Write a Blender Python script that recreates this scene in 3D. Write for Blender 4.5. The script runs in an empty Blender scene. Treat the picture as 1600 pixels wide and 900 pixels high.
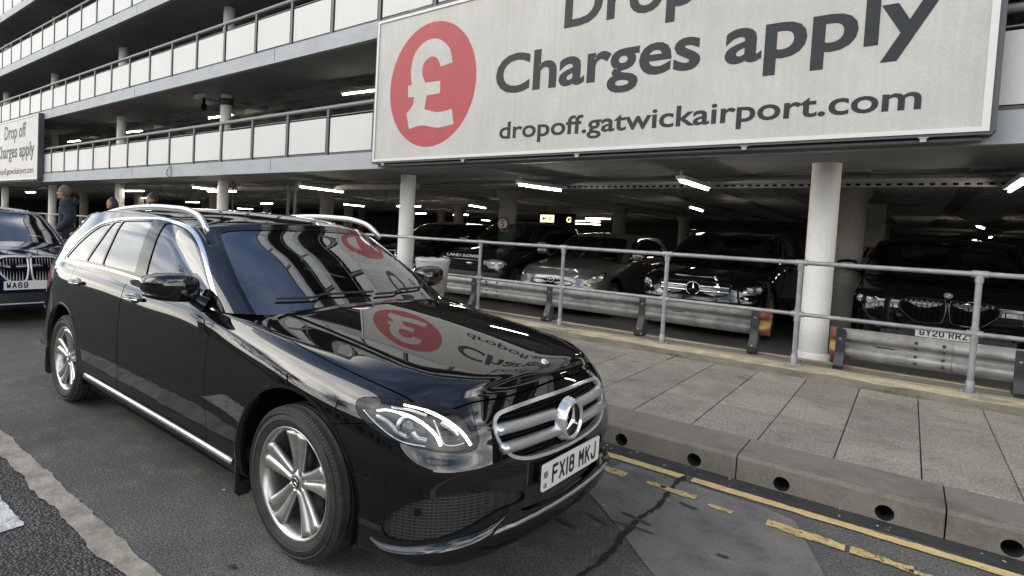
import bpy, bmesh, math, random
import numpy as np
from mathutils import Matrix, Vector
random.seed(7)
rng = np.random.default_rng(7)
SC = bpy.context.scene
COL = SC.collection
# ------------------------------------------------------------------ camera
cam_d = bpy.data.cameras.new("camera")
cam = bpy.data.objects.new("camera", cam_d)
COL.objects.link(cam)
CR = ((0.76008811,-0.06535774,0.64652489),(0.64790146,-0.00017471,-0.76172414),(0.04989753,0.99786188,0.04221258))
cam.matrix_world = Matrix.Translation((1.982162, -2.468096, 1.486133)) @ Matrix(CR).to_4x4()
cam_d.sensor_fit = 'HORIZONTAL'
cam_d.sensor_width = 36.0
cam_d.lens = 904.1748 * 36.0 / 1600.0
cam_d.shift_x = 146.088789 / 1600.0
cam_d.shift_y = -55.743476 / 1600.0
cam_d.clip_start = 0.05
cam_d.clip_end = 2000.0
SC.camera = cam
CAR_YAW = -0.0248731
# ------------------------------------------------------------------ sky, sun, exposure
SUN_DIR = Vector((-0.50, -0.62, 0.62)).normalized()      # direction towards the sun
SUN_EL = math.asin(SUN_DIR.z)
SUN_AZ = math.atan2(SUN_DIR.x, SUN_DIR.y)
world = bpy.data.worlds.new("World")
SC.world = world
world.use_nodes = True
wn = world.node_tree
for n in list(wn.nodes):
    wn.nodes.remove(n)
def wnode(t, **k):
    n = wn.nodes.new(t)
    for a, b in k.items():
        setattr(n, a, b)
    return n
w_out = wnode('ShaderNodeOutputWorld')
w_bg = wnode('ShaderNodeBackground')
w_sky = wnode('ShaderNodeTexSky', sky_type='NISHITA')
w_sky.sun_disc = False
w_sky.sun_elevation = SUN_EL
w_sky.sun_rotation = SUN_AZ
w_sky.dust_density = 0.4
w_sky.air_density = 1.0
w_sky.ozone_density = 1.5
w_tc = wnode('ShaderNodeTexCoord')
w_map = wnode('ShaderNodeMapping')
w_map.inputs['Scale'].default_value = (1.0, 1.0, 2.2)
w_map.inputs['Location'].default_value = (0.3, 0.1, 0.0)
w_n = wnode('ShaderNodeTexNoise')
w_n.inputs['Scale'].default_value = 2.1
w_n.inputs['Detail'].default_value = 8.0
w_n.inputs['Roughness'].default_value = 0.58
w_r = wnode('ShaderNodeValToRGB')
w_r.color_ramp.elements[0].position = 0.40
w_r.color_ramp.elements[1].position = 0.58
w_n2 = wnode('ShaderNodeTexNoise')
w_n2.inputs['Scale'].default_value = 3.4
w_n2.inputs['Detail'].default_value = 6.0
w_r2 = wnode('ShaderNodeValToRGB')
w_r2.color_ramp.elements[0].position = 0.35
w_r2.color_ramp.elements[0].color = (8.3, 8.4, 8.5, 1)
w_r2.color_ramp.elements[1].position = 0.68
w_r2.color_ramp.elements[1].color = (27.2, 25.6, 23.2, 1)
w_mix = wnode('ShaderNodeMix', data_type='RGBA')
L = wn.links.new
L(w_tc.outputs['Generated'], w_map.inputs['Vector'])
L(w_map.outputs['Vector'], w_n.inputs['Vector'])
L(w_map.outputs['Vector'], w_n2.inputs['Vector'])
L(w_n.outputs['Fac'], w_r.inputs['Fac'])
L(w_n2.outputs['Fac'], w_r2.inputs['Fac'])
w_sep = wnode('ShaderNodeSeparateXYZ')
L(w_tc.outputs['Generated'], w_sep.inputs[0])
w_z = wnode('ShaderNodeMapRange', interpolation_type='SMOOTHSTEP')
w_z.inputs['From Min'].default_value = 0.62
w_z.inputs['From Max'].default_value = 0.82
w_z.inputs['To Min'].default_value = 1.0
w_z.inputs['To Max'].default_value = 0.06
L(w_sep.outputs['Z'], w_z.inputs['Value'])
w_h = wnode('ShaderNodeMapRange', interpolation_type='SMOOTHSTEP')
w_h.inputs['From Min'].default_value = 0.05
w_h.inputs['From Max'].default_value = 0.30
w_h.inputs['To Min'].default_value = 0.8
w_h.inputs['To Max'].default_value = 0.0
L(w_sep.outputs['Z'], w_h.inputs['Value'])
w_mx = wnode('ShaderNodeMath', operation='MAXIMUM')
L(w_r.outputs['Color'], w_mx.inputs[0])
L(w_h.outputs[0], w_mx.inputs[1])
w_mu = wnode('ShaderNodeMath', operation='MULTIPLY')
L(w_mx.outputs[0], w_mu.inputs[0])
L(w_z.outputs[0], w_mu.inputs[1])
L(w_mu.outputs[0], w_mix.inputs['Factor'])
L(w_sky.outputs['Color'], w_mix.inputs[6])
L(w_r2.outputs['Color'], w_mix.inputs[7])
L(w_mix.outputs[2], w_bg.inputs['Color'])
w_bg.inputs['Strength'].default_value = 0.11
L(w_bg.outputs['Background'], w_out.inputs['Surface'])
sun_d = bpy.data.lights.new("sun", 'SUN')
sun = bpy.data.objects.new("sun", sun_d)
COL.objects.link(sun)
sun_d.energy = 0.85
sun_d.angle = math.radians(45)
sun_d.color = (1.0, 0.95, 0.87)
sun.rotation_euler = SUN_DIR.to_track_quat('Z', 'Y').to_euler()
sun.location = (-20, -25, 30)
SC.view_settings.view_transform = 'Standard'
SC.view_settings.look = 'None'
SC.view_settings.gamma = 1.0
SC.view_settings.use_curve_mapping = False
SC.view_settings.exposure = 0.88
SC.render.engine = 'CYCLES'
SC.cycles.use_denoising = True
SC.cycles.max_bounces = 8
SC.cycles.transparent_max_bounces = 12
# ------------------------------------------------------------------ helpers
def set_parent(o, p):
    if p is not None:
        o.parent = p
def thing(name, label, cat, loc=(0, 0, 0), rotz=0.0, group=None):
    o = bpy.data.objects.new(name, None)
    o.empty_display_size = 0.2
    COL.objects.link(o)
    o.location = loc
    o.rotation_euler = (0, 0, rotz)
    return tag(o, label, cat, group)
def tag(o, label, cat, group=None):
    o['label'] = label
    o['category'] = cat
    if group:
        o['group'] = group
    return o
def struct(o, kind='structure'):
    o['kind'] = kind
    return o
def link_mesh(name, me, mat, parent=None):
    o = bpy.data.objects.new(name, me)
    COL.objects.link(o)
    if mat is not None and not me.materials:
        if isinstance(mat, (list, tuple)):
            for m in mat:
                me.materials.append(m)
        else:
            me.materials.append(mat)
    set_parent(o, parent)
    return o
class MB:
    """collects shapes; build() links them as ONE mesh object"""
    def __init__(self):
        self.v = []; self.f = []; self.sm = []; self.mi = []
    def add(self, V, F, smooth=False, mi=0):
        b = len(self.v)
        self.v += [tuple(p) for p in V]
        for f in F:
            self.f.append(tuple(b + i for i in f)); self.sm.append(smooth); self.mi.append(mi)
        return self
    def box(self, x0, x1, y0, y1, z0, z1, mi=0):
        V = [(x, y, z) for z in (z0, z1) for y in (y0, y1) for x in (x0, x1)]
        return self.add(V, [(0, 2, 3, 1), (4, 5, 7, 6), (0, 1, 5, 4), (2, 6, 7, 3), (0, 4, 6, 2), (1, 3, 7, 5)], mi=mi)
    def quad(self, a, b, c, d, mi=0):
        return self.add([a, b, c, d], [(0, 1, 2, 3)], mi=mi)
    def tube(self, pts, r, n=10, cap=True, smooth=True, mi=0):
        pts = [Vector(p) for p in pts]
        rs = r if isinstance(r, (list, tuple)) else [r] * len(pts)
        V = []; F = []
        ref = None
        for i, p in enumerate(pts):
            a = pts[max(i - 1, 0)]; b = pts[min(i + 1, len(pts) - 1)]
            t = (b - a).normalized()
            if ref is None:
                ref = t.orthogonal().normalized()
            u = (ref - t * ref.dot(t)).normalized(); ref = u
            w = t.cross(u)
            for k in range(n):
                an = 2 * math.pi * k / n
                V.append(p + (u * math.cos(an) + w * math.sin(an)) * rs[i])
        for i in range(len(pts) - 1):
            for k in range(n):
                k2 = (k + 1) % n
                F.append((i * n + k, i * n + k2, (i + 1) * n + k2, (i + 1) * n + k))
        self.add(V, F, smooth, mi)
        if cap:
            m = (len(pts) - 1) * n
            self.add(V[:n], [tuple(reversed(range(n)))], False, mi)
            self.add(V[m:], [tuple(range(n))], False, mi)
        return self
    def lathe(self, prof, n=24, c=(0, 0, 0), axis='z', smooth=True, mi=0, closed=False):
        V = []; F = []
        m = len(prof)
        for k in range(n):
            a = 2 * math.pi * k / n
            for r, h in prof:
                p = (r * math.cos(a), r * math.sin(a), h)
                if axis == 'y':
                    p = (p[0], p[2], p[1])
                elif axis == 'x':
                    p = (p[2], p[0], p[1])
                V.append((p[0] + c[0], p[1] + c[1], p[2] + c[2]))
        for k in range(n):
            k2 = (k + 1) % n
            for j in range(m if closed else m - 1):
                j2 = (j + 1) % m
                F.append((k * m + j, k2 * m + j, k2 * m + j2, k * m + j2))
        return self.add(V, F, smooth, mi)
    def prism(self, poly, h0, h1, fn, smooth=False, mi=0):
        """polygon (list of 2d) extruded between h0 and h1; fn maps (a,b,h)->xyz"""
        n = len(poly)
        V = [fn(a, b, h0) for a, b in poly] + [fn(a, b, h1) for a, b in poly]
        F = [(i, (i + 1) % n, n + (i + 1) % n, n + i) for i in range(n)]
        self.add(V, F, smooth, mi)
        self.add(V[:n], [tuple(reversed(range(n)))], False, mi)
        self.add(V[n:], [tuple(range(n))], False, mi)
        return self
    def build(self, name, mat, parent=None, bevel=0.0, seg=2):
        me = bpy.data.meshes.new(name)
        me.from_pydata(self.v, [], self.f)
        for i, p in enumerate(me.polygons):
            p.use_smooth = self.sm[i]; p.material_index = self.mi[i]
        bm = bmesh.new(); bm.from_mesh(me)
        bmesh.ops.recalc_face_normals(bm, faces=bm.faces)
        bm.to_mesh(me); bm.free()
        o = link_mesh(name, me, mat, parent)
        if bevel:
            md = o.modifiers.new('b', 'BEVEL'); md.width = bevel; md.segments = seg
            md.limit_method = 'ANGLE'; md.angle_limit = math.radians(35)
            md.harden_normals = False
        return o
def copy_tree(o, parent=None):
    c = o.copy(); COL.objects.link(c)
    if parent is not None:
        c.parent = parent
    for ch in o.children:
        copy_tree(ch, c)
    return c
def text_mesh(name, s, mat, parent, size, x, y, z, rot=None, extr=0.002, offs=0.0, align='LEFT', width=None, spacing=1.0, frame=None, shear=0.0):
    """writing as a real mesh; frame = 4x4 matrix placing the text plane; width = wanted width in metres"""
    cu = bpy.data.curves.new(name, 'FONT')
    cu.body = s; cu.size = size; cu.extrude = extr; cu.offset = offs
    cu.align_x = align; cu.space_character = spacing; cu.shear = shear
    cu.resolution_u = 4
    to = bpy.data.objects.new(name, cu)
    COL.objects.link(to)
    bpy.context.view_layer.update()
    dg = bpy.context.evaluated_depsgraph_get()
    me = bpy.data.meshes.new_from_object(to.evaluated_get(dg))
    me.name = name
    bpy.data.objects.remove(to)
    n = len(me.vertices)
    co = np.empty(n * 3); me.vertices.foreach_get('co', co); co = co.reshape(-1, 3)
    if width:
        w = co[:, 0].max() - co[:, 0].min(); k = width / w
        x0 = co[:, 0].min() if align == 'LEFT' else 0.5 * (co[:, 0].min() + co[:, 0].max())
        co[:, 0] = (co[:, 0] - x0) * k
    if frame is not None:
        M = np.array(frame)
        co = co @ M[:3, :3].T + M[:3, 3]
    co += np.array([x, y, z])
    me.vertices.foreach_set('co', co.ravel()); me.update()
    me.materials.clear()
    return link_mesh(name, me, mat, parent)
FRONT = Matrix(((1, 0, 0, 0), (0, 0, -1, 0), (0, 1, 0, 0), (0, 0, 0, 1)))   # text facing -Y, upright
CARF = Matrix(((0, 0, 1, 0), (1, 0, 0, 0), (0, 1, 0, 0), (0, 0, 0, 1)))     # text facing +X, upright
# ------------------------------------------------------------------ materials
def new_mat(name):
    m = bpy.data.materials.new(name); m.use_nodes = True
    nt = m.node_tree
    return m, nt, nt.nodes['Principled BSDF']
def setp(b, **k):
    for a, v in k.items():
        a = {'base': 'Base Color', 'rough': 'Roughness', 'metal': 'Metallic', 'coat': 'Coat Weight', 'coatr': 'Coat Roughness',
             'ior': 'IOR', 'em': 'Emission Color', 'ems': 'Emission Strength', 'spec': 'Specular IOR Level', 'alpha': 'Alpha', 'trans': 'Transmission Weight', 'coatior': 'Coat IOR'}[a]
        if a in ('Base Color', 'Emission Color') and len(v) == 3:
            v = (*v, 1)
        b.inputs[a].default_value = v
def plain(name, base, rough=0.5, **k):
    m, nt, b = new_mat(name); setp(b, base=base, rough=rough, **k); return m
def ramp(nt, src, stops):
    r = nt.nodes.new('ShaderNodeValToRGB')
    while len(r.color_ramp.elements) < len(stops):
        r.color_ramp.elements.new(0.5)
    for e, (p, c) in zip(r.color_ramp.elements, stops):
        e.position = p; e.color = (*c, 1) if len(c) == 3 else c
    nt.links.new(src, r.inputs['Fac'])
    return r.outputs['Color']
def noise(nt, scale, detail=5, rough=0.6, vec=None, dist=0.0):
    n = nt.nodes.new('ShaderNodeTexNoise')
    n.inputs['Scale'].default_value = scale; n.inputs['Detail'].default_value = detail
    n.inputs['Roughness'].default_value = rough; n.inputs['Distortion'].default_value = dist
    if vec is not None:
        nt.links.new(vec, n.inputs['Vector'])
    return n.outputs['Fac']
def objvec(nt, scale=(1, 1, 1)):
    tc = nt.nodes.new('ShaderNodeTexCoord'); mp = nt.nodes.new('ShaderNodeMapping')
    mp.inputs['Scale'].default_value = scale
    nt.links.new(tc.outputs['Object'], mp.inputs['Vector'])
    return mp.outputs['Vector']
def mixc(nt, fac, a, b, mode='MIX'):
    n = nt.nodes.new('ShaderNodeMix'); n.data_type = 'RGBA'; n.blend_type = mode
    for sk, v in ((n.inputs['Factor'], fac), (n.inputs[6], a), (n.inputs[7], b)):
        if hasattr(v, 'is_output'):
            nt.links.new(v, sk)
        elif isinstance(v, (int, float)):
            sk.default_value = v
        else:
            sk.default_value = (*v, 1)
    return n.outputs[2]
def bump(nt, b, h, strength=0.3, dist=0.01):
    n = nt.nodes.new('ShaderNodeBump'); n.inputs['Strength'].default_value = strength; n.inputs['Distance'].default_value = dist
    nt.links.new(h, n.inputs['Height']); nt.links.new(n.outputs['Normal'], b.inputs['Normal'])
    return n
def rough_surface(name, stops, scale=3.0, rough=0.85, fine=60.0, bstr=0.25, bdist=0.004, stretch=(1, 1, 1), grain=.17, spec=0.5):
    """uneven material: large blotches, fine grain and bump"""
    m, nt, b = new_mat(name)
    v = objvec(nt, stretch)
    c = ramp(nt, noise(nt, scale, 8, 0.65, v), stops)
    f = noise(nt, fine, 4, 0.7, v)
    g = ramp(nt, f, [(0.3, (1 - grain * 1.3,) * 3), (0.7, (1 + grain * .7,) * 3)])
    c = mixc(nt, 1.0, c, g, 'MULTIPLY')
    nt.links.new(c, b.inputs['Base Color'])
    setp(b, rough=rough, spec=spec)
    bump(nt, b, f, bstr, bdist)
    return m
M = {}
# vehicles
def paint(name, base, rough=0.06, metal=0.0):
    m, nt, b = new_mat(name)
    setp(b, base=base, rough=0.35, metal=metal, coat=1.0, coatr=0.012, ior=1.5, coatior=1.75, spec=.0 if metal == 0 else .5)
    v = objvec(nt)
    n = noise(nt, 2.6, 3, 0.5, v)
    dirt = ramp(nt, noise(nt, 9.0, 7, 0.7, v), [(0.45, (0.006,) * 3), (0.85, (0.05,) * 3)])
    nt.links.new(dirt, b.inputs['Coat Roughness'])
    return m
M['black_paint'] = paint('black_paint', (0.0035, 0.0037, 0.0042))
M['navy_paint'] = paint('navy_paint', (0.006, 0.012, 0.03))
M['grey_paint'] = paint('grey_paint', (0.12, 0.117, 0.11), metal=0.3)
M['dark_green_paint'] = paint('dark_green_paint', (0.012, 0.014, 0.014))
M['deep_black_paint'] = paint('deep_black_paint', (0.004, 0.004, 0.005))
M['chrome'] = plain('chrome', (0.86, 0.86, 0.86), 0.09, metal=1.0)
M['satin_metal'] = plain('satin_metal', (0.66, 0.67, 0.68), 0.28, metal=.85)
M['bright_trim'] = plain('bright_trim', (0.80, 0.80, 0.80), 0.16, metal=.7)
M['gloss_black'] = plain('gloss_black', (0.004, 0.004, 0.005), 0.08)
M['liner'] = plain('liner', (0.003, 0.003, 0.003), 0.9, spec=0.1)
M['trim_plastic'] = rough_surface('trim_plastic', [(0.3, (0.012,) * 3), (0.7, (0.02,) * 3)], 4, 0.55, 200, 0.1, 0.001)
M['seat_leather'] = plain('seat_leather', (0.012, 0.012, 0.013), 0.5)
M['dash'] = plain('dash', (0.018, 0.018, 0.02), 0.6)
def alloy():
    m, nt, b = new_mat('alloy')
    v = objvec(nt)
    c = ramp(nt, noise(nt, 14, 6, 0.6, v), [(0.3, (0.40, 0.385, 0.365)), (0.7, (0.60, 0.59, 0.57))])
    nt.links.new(c, b.inputs['Base Color']); setp(b, metal=0.85, rough=0.3)
    return m
M['alloy'] = alloy()
M['rim_dark'] = plain('rim_dark', (0.03, 0.03, 0.03), 0.5, metal=0.6)
def tyre_mat():
    m, nt, b = new_mat('tyre_rubber')
    v = objvec(nt)
    c = ramp(nt, noise(nt, 9, 7, 0.7, v), [(0.35, (0.012, 0.012, 0.012)), (0.75, (0.045, 0.042, 0.038))])
    nt.links.new(c, b.inputs['Base Color']); setp(b, rough=0.75)
    bump(nt, b, noise(nt, 120, 3, 0.6, v), 0.15, 0.002)
    return m
M['tyre'] = tyre_mat()
def glass(name, tint, ior=1.52):
    """thin pane: fresnel reflection over tinted see-through"""
    m = bpy.data.materials.new(name); m.use_nodes = True; nt = m.node_tree
    for n in list(nt.nodes):
        nt.nodes.remove(n)
    out = nt.nodes.new('ShaderNodeOutputMaterial'); mx = nt.nodes.new('ShaderNodeMixShader')
    lw = nt.nodes.new('ShaderNodeLayerWeight'); lw.inputs['Blend'].default_value = .5
    pw = nt.nodes.new('ShaderNodeMath'); pw.operation = 'POWER'; pw.inputs[1].default_value = 5.0; nt.links.new(lw.outputs['Facing'], pw.inputs[0])
    fr = nt.nodes.new('ShaderNodeMapRange'); f0 = ((ior - 1) / (ior + 1)) ** 2
    fr.inputs['To Min'].default_value = f0; fr.inputs['To Max'].default_value = 1.0; nt.links.new(pw.outputs[0], fr.inputs['Value'])
    tr = nt.nodes.new('ShaderNodeBsdfTransparent'); tr.inputs['Color'].default_value = (*tint, 1)
    gl = nt.nodes.new('ShaderNodeBsdfGlossy'); gl.inputs['Roughness'].default_value = 0.01
    gl.inputs['Color'].default_value = (0.95, 0.97, 1.0, 1)
    nt.links.new(fr.outputs[0], mx.inputs[0]); nt.links.new(tr.outputs[0], mx.inputs[1]); nt.links.new(gl.outputs[0], mx.inputs[2])
    nt.links.new(mx.outputs[0], out.inputs['Surface'])
    return m
M['windscreen_glass'] = glass('windscreen_glass', (0.50, 0.56, 0.56), 2.7)
M['door_glass'] = glass('door_glass', (0.30, 0.35, 0.35), 2.1)
M['privacy_glass'] = glass('privacy_glass', (0.045, 0.047, 0.05), 2.3)
M['lens'] = glass('lens', (0.90, 0.91, 0.92), 1.38)
M['lamp_white'] = plain('lamp_white', (0.9, 0.9, 0.9), 0.3, em=(1.0, 0.95, 0.86), ems=1.5)
M['lamp_inner'] = plain('lamp_inner', (0.55, 0.56, 0.57), 0.22, metal=0.8)
M['lamp_clear'] = plain('lamp_clear', (0.55, 0.54, 0.50), 0.3, metal=.3)
M['lamp_bucket'] = rough_surface('lamp_bucket', [(.35, (.015, .015, .016)), (.6, (.085, .087, .09))], 14, .35, 60, .2, .002)
M['lamp_dark'] = plain('lamp_dark', (0.02, 0.02, 0.022), 0.3)
M['projector'] = plain('projector', (0.10, 0.11, 0.13), 0.03, spec=0.9)
M['tail_red'] = plain('tail_red', (0.16, 0.008, 0.008), 0.12)
M['plate_white'] = plain('plate_white', (0.74, 0.74, 0.72), 0.35)
M['plate_black'] = plain('plate_black', (0.01, 0.01, 0.01), 0.4)
M['plate_red'] = plain('plate_red', (0.45, 0.03, 0.03), 0.4)
M['plate_blue'] = plain('plate_blue', (0.02, 0.05, 0.3), 0.4)
def mesh_mat():
    """black honeycomb moulding of an air intake"""
    m, nt, b = new_mat('honeycomb')
    v = objvec(nt, (1.0, 1.0, 1.0))
    vo = nt.nodes.new('ShaderNodeTexVoronoi'); vo.inputs['Scale'].default_value = 80.0
    vo.inputs['Randomness'].default_value = 0.05
    nt.links.new(v, vo.inputs['Vector'])
    c = ramp(nt, vo.outputs['Distance'], [(0.25, (0.004,) * 3), (0.6, (0.03,) * 3)])
    nt.links.new(c, b.inputs['Base Color']); setp(b, rough=0.45)
    bump(nt, b, vo.outputs['Distance'], 0.6, 0.006)
    return m
M['honeycomb'] = mesh_mat()
# site
def galvanised(name, a=(0.16, 0.175, 0.185), c=(0.34, 0.355, 0.365), scale=7):
    m, nt, b = new_mat(name)
    v = objvec(nt)
    col = ramp(nt, noise(nt, scale, 9, 0.7, v, 0.3), [(0.3, a), (0.72, c)])
    nt.links.new(col, b.inputs['Base Color']); setp(b, metal=0.35, rough=0.52)
    bump(nt, b, noise(nt, 90, 3, 0.6, v), 0.08, 0.002)
    return m
M['galv'] = galvanised('galvanised', (.17, .178, .183), (.35, .358, .362))
M['galv_beam'] = galvanised('galvanised_beam', (0.17, 0.165, 0.155), (0.42, 0.415, 0.40), 5)
# ------------------------------------------------------------------ car shell generator
def hermite(xs, Y, xq):
    """non-uniform Catmull-Rom through Y (n,...) at xs, evaluated at xq"""
    xs = np.asarray(xs, float); Y = np.asarray(Y, float); xq = np.asarray(xq, float)
    d = (Y[1:] - Y[:-1]) / (xs[1:] - xs[:-1]).reshape((-1,) + (1,) * (Y.ndim - 1))
    T = np.empty_like(Y); T[0] = d[0]; T[-1] = d[-1]
    h = xs[1:] - xs[:-1]
    w = (h[1:] / (h[1:] + h[:-1])).reshape((-1,) + (1,) * (Y.ndim - 1))
    T[1:-1] = d[:-1] * w + d[1:] * (1 - w)
    i = np.clip(np.searchsorted(xs, xq, side='right') - 1, 0, len(xs) - 2)
    sh = (-1,) + (1,) * (Y.ndim - 1)
    H = h[i].reshape(sh); t = ((xq - xs[i]) / h[i]).reshape(sh)
    return ((2 * t**3 - 3 * t**2 + 1) * Y[i] + (t**3 - 2 * t**2 + t) * H * T[i]
            + (-2 * t**3 + 3 * t**2) * Y[i + 1] + (t**3 - t**2) * H * T[i + 1])
def interp1(tab, x):
    tab = sorted(tab); xs = [a for a, b in tab]; ys = [b for a, b in tab]
    x = np.clip(np.asarray(x, float), xs[0], xs[-1])
    return hermite(xs, np.array(ys), np.atleast_1d(x))
def col_params(P, dens):
    """dense column parameter in key-index units, spacing about dens metres"""
    out = [0.0]
    for i in range(len(P) - 1):
        n = max(2, int(round(np.linalg.norm(P[i + 1] - P[i]) / dens)))
        out += list(i + np.arange(1, n + 1) / n)
    return np.array(out)
def sym_interp(K, u, refl=True):
    """interpolate key columns K (n,...,3) at float index u, mirrored in y beyond both ends"""
    fl = np.array([1, -1, 1.0])
    ext = np.concatenate([(K[2:0:-1] * fl), K, (K[-2:-4:-1] * fl)])
    ref = K[:, K.shape[1] // 2] if K.ndim == 3 else K
    ext_ref = np.concatenate([(ref[2:0:-1] * fl), ref, (ref[-2:-4:-1] * fl)])
    d = np.sqrt(np.linalg.norm(ext_ref[1:] - ext_ref[:-1], axis=1)) ** 1.4
    xs = np.concatenate([[0], np.cumsum(d)])
    j = np.clip(np.floor(u).astype(int), 0, len(K) - 2)
    xq = xs[j + 2] + (u - j) * (xs[j + 3] - xs[j + 2])
    return hermite(xs, ext, xq)
def grid_tris(P, N, A):
    nu, nv = P.shape[:2]
    idx = np.arange(nu * nv).reshape(nu, nv)
    a = idx[:-1, :-1].ravel(); b = idx[1:, :-1].ravel(); c = idx[1:, 1:].ravel(); d = idx[:-1, 1:].ravel()
    F = np.concatenate([np.stack([a, b, c], 1), np.stack([a, c, d], 1)])
    return dict(V=P.reshape(-1, 3).copy(), N=N.reshape(-1, 3).copy(), A=A.reshape(nu * nv, -1).copy(), F=F)
def grid_normals(P):
    """half surface (y>=0): extend by mirroring so the seam is smooth"""
    fl = np.array([1, -1, 1.0])
    E = np.concatenate([P[1:2] * fl, P, P[-2:-1] * fl])
    du = E[2:] - E[:-2]
    dv = np.empty_like(P); dv[:, 1:-1] = P[:, 2:] - P[:, :-2]; dv[:, 0] = P[:, 1] - P[:, 0]; dv[:, -1] = P[:, -1] - P[:, -2]
    N = np.cross(du, dv)
    l = np.linalg.norm(N, axis=2, keepdims=True)
    N = np.where(l > 1e-12, N / np.maximum(l, 1e-12), 0)
    bad = (l[..., 0] <= 1e-10)
    if bad.any():
        N[bad] = (0.3, 0, 0.95)
    return N
def shell(keys, hc, cap_pow, dens, nlev, ncap, cap_to=0.0, hfun=None):
    """keys (ncol, nlev_keys, 3), half car y>=0, column 0 and -1 on the centre line.
    Returns tri mesh with attributes [column, level, s]."""
    keys = np.asarray(keys, float)
    mid = keys[:, keys.shape[1] // 2]
    u = col_params(mid, dens)
    C = sym_interp(keys, u)                      # (nu, nk, 3)
    C[0, :, 1] = 0; C[-1, :, 1] = 0
    nk = C.shape[1]
    lv = np.linspace(0, nk - 1, nlev)
    dl = np.linalg.norm(np.diff(C.mean(0), axis=0), axis=1)
    dl = np.linalg.norm(np.diff(C, axis=1), axis=2).mean(0)
    xs = np.concatenate([[0], np.cumsum(np.maximum(dl, 1e-4))])
    # levels evenly spaced in length
    xq = np.linspace(0, xs[-1], nlev)
    G = hermite(xs, C.transpose(1, 0, 2), xq).transpose(1, 0, 2)
    lvq = np.interp(xq, xs, np.arange(nk))
    # cap
    e = G[:, -1]
    ts = 1 - (np.arange(1, ncap + 1) / ncap) ** 0.75 * (1 - cap_to)
    caps = np.empty((len(u), ncap, 3))
    hcx = interp1(hc, e[:, 0])
    for k, t in enumerate(ts):
        t = max(t, 0.0)
        caps[:, k, 0] = e[:, 0]
        caps[:, k, 1] = e[:, 1] * t
        if hfun is None:
            caps[:, k, 2] = e[:, 2] + (hcx - e[:, 2]) * (1 - t ** cap_pow)
        else:
            caps[:, k, 2] = hfun(caps[:, k, 0], caps[:, k, 1], e[:, 1], e[:, 2], hcx)
    P = np.concatenate([G, caps], 1)
    lva = np.concatenate([lvq, nk - 1 + (1 - ts)])
    s = np.concatenate([[0], np.cumsum(np.linalg.norm(np.diff(G[:, nlev // 2], axis=0), axis=1))])
    A = np.empty(P.shape[:2] + (3,))
    A[..., 0] = u[:, None]; A[..., 1] = lva[None]; A[..., 2] = s[:, None]
    N = grid_normals(P)
    # outward: side columns should point to +y / up
    if (N[len(u) // 2, nlev // 2] @ np.array([0, 1, 0.0])) < 0:
        N = -N
    return grid_tris(P, N, A)
def cut(Ms, d):
    """split a tri mesh by scalar d per vertex -> (inside d>0, outside)"""
    V, N, A, F = Ms['V'], Ms['N'], Ms['A'], Ms['F']
    d = np.where(np.abs(d) < 1e-7, 1e-7, d)
    pos = d > 0
    c = pos[F].sum(1)
    Fin = F[c == 3]; Fout = F[c == 0]; mixed = F[(c == 1) | (c == 2)]
    nv = len(V); newA = []; newB = []; newT = []; cache = {}
    def ev(a, b):
        k = (a, b) if a < b else (b, a)
        r = cache.get(k)
        if r is None:
            a, b = k
            t = d[a] / (d[a] - d[b])
            r = nv + len(newA); newA.append(a); newB.append(b); newT.append(t); cache[k] = r
        return r
    fi = []; fo = []
    for f in mixed:
        f = [int(x) for x in f]
        p = [pos[x] for x in f]
        if sum(p) == 1:
            i = p.index(True)
            L1, L3 = fi, fo
        else:
            i = p.index(False)
            L1, L3 = fo, fi
        a, b, cc = f[i], f[(i + 1) % 3], f[(i + 2) % 3]
        ab = ev(a, b); ac = ev(a, cc)
        L1.append((a, ab, ac)); L3.append((ab, b, cc)); L3.append((ab, cc, ac))
    if newA:
        t = np.array(newT)[:, None]
        lerp = lambda X: X[newA] * (1 - t) + X[newB] * t
        V = np.concatenate([V, lerp(V)]); N2 = lerp(N); A = np.concatenate([A, lerp(A)])
        N2 /= np.maximum(np.linalg.norm(N2, axis=1, keepdims=True), 1e-9)
        N = np.concatenate([N, N2])
    def pack(F0, extra):
        F1 = np.concatenate([F0, np.array(extra, int).reshape(-1, 3)]) if extra else F0
        used, inv = np.unique(F1, return_inverse=True)
        return dict(V=V[used], N=N[used], A=A[used], F=inv.reshape(-1, 3))
    return pack(Fin, fi), pack(Fout, fo)
def mirror_m(Ms):
    fl = np.array([1, -1, 1.0])
    return dict(V=Ms['V'] * fl, N=Ms['N'] * fl, A=Ms['A'].copy(), F=Ms['F'][:, ::-1])
def join_m(*L):
    L = [m for m in L if len(m['F'])]
    o = 0; V = []; N = []; A = []; F = []
    for m in L:
        V.append(m['V']); N.append(m['N']); A.append(m['A']); F.append(m['F'] + o); o += len(m['V'])
    return dict(V=np.concatenate(V), N=np.concatenate(N), A=np.concatenate(A), F=np.concatenate(F))
def both(m):
    return join_m(m, mirror_m(m))
def offset_m(m, k):
    r = dict(m); r['V'] = m['V'] + m['N'] * k; return r
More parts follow.
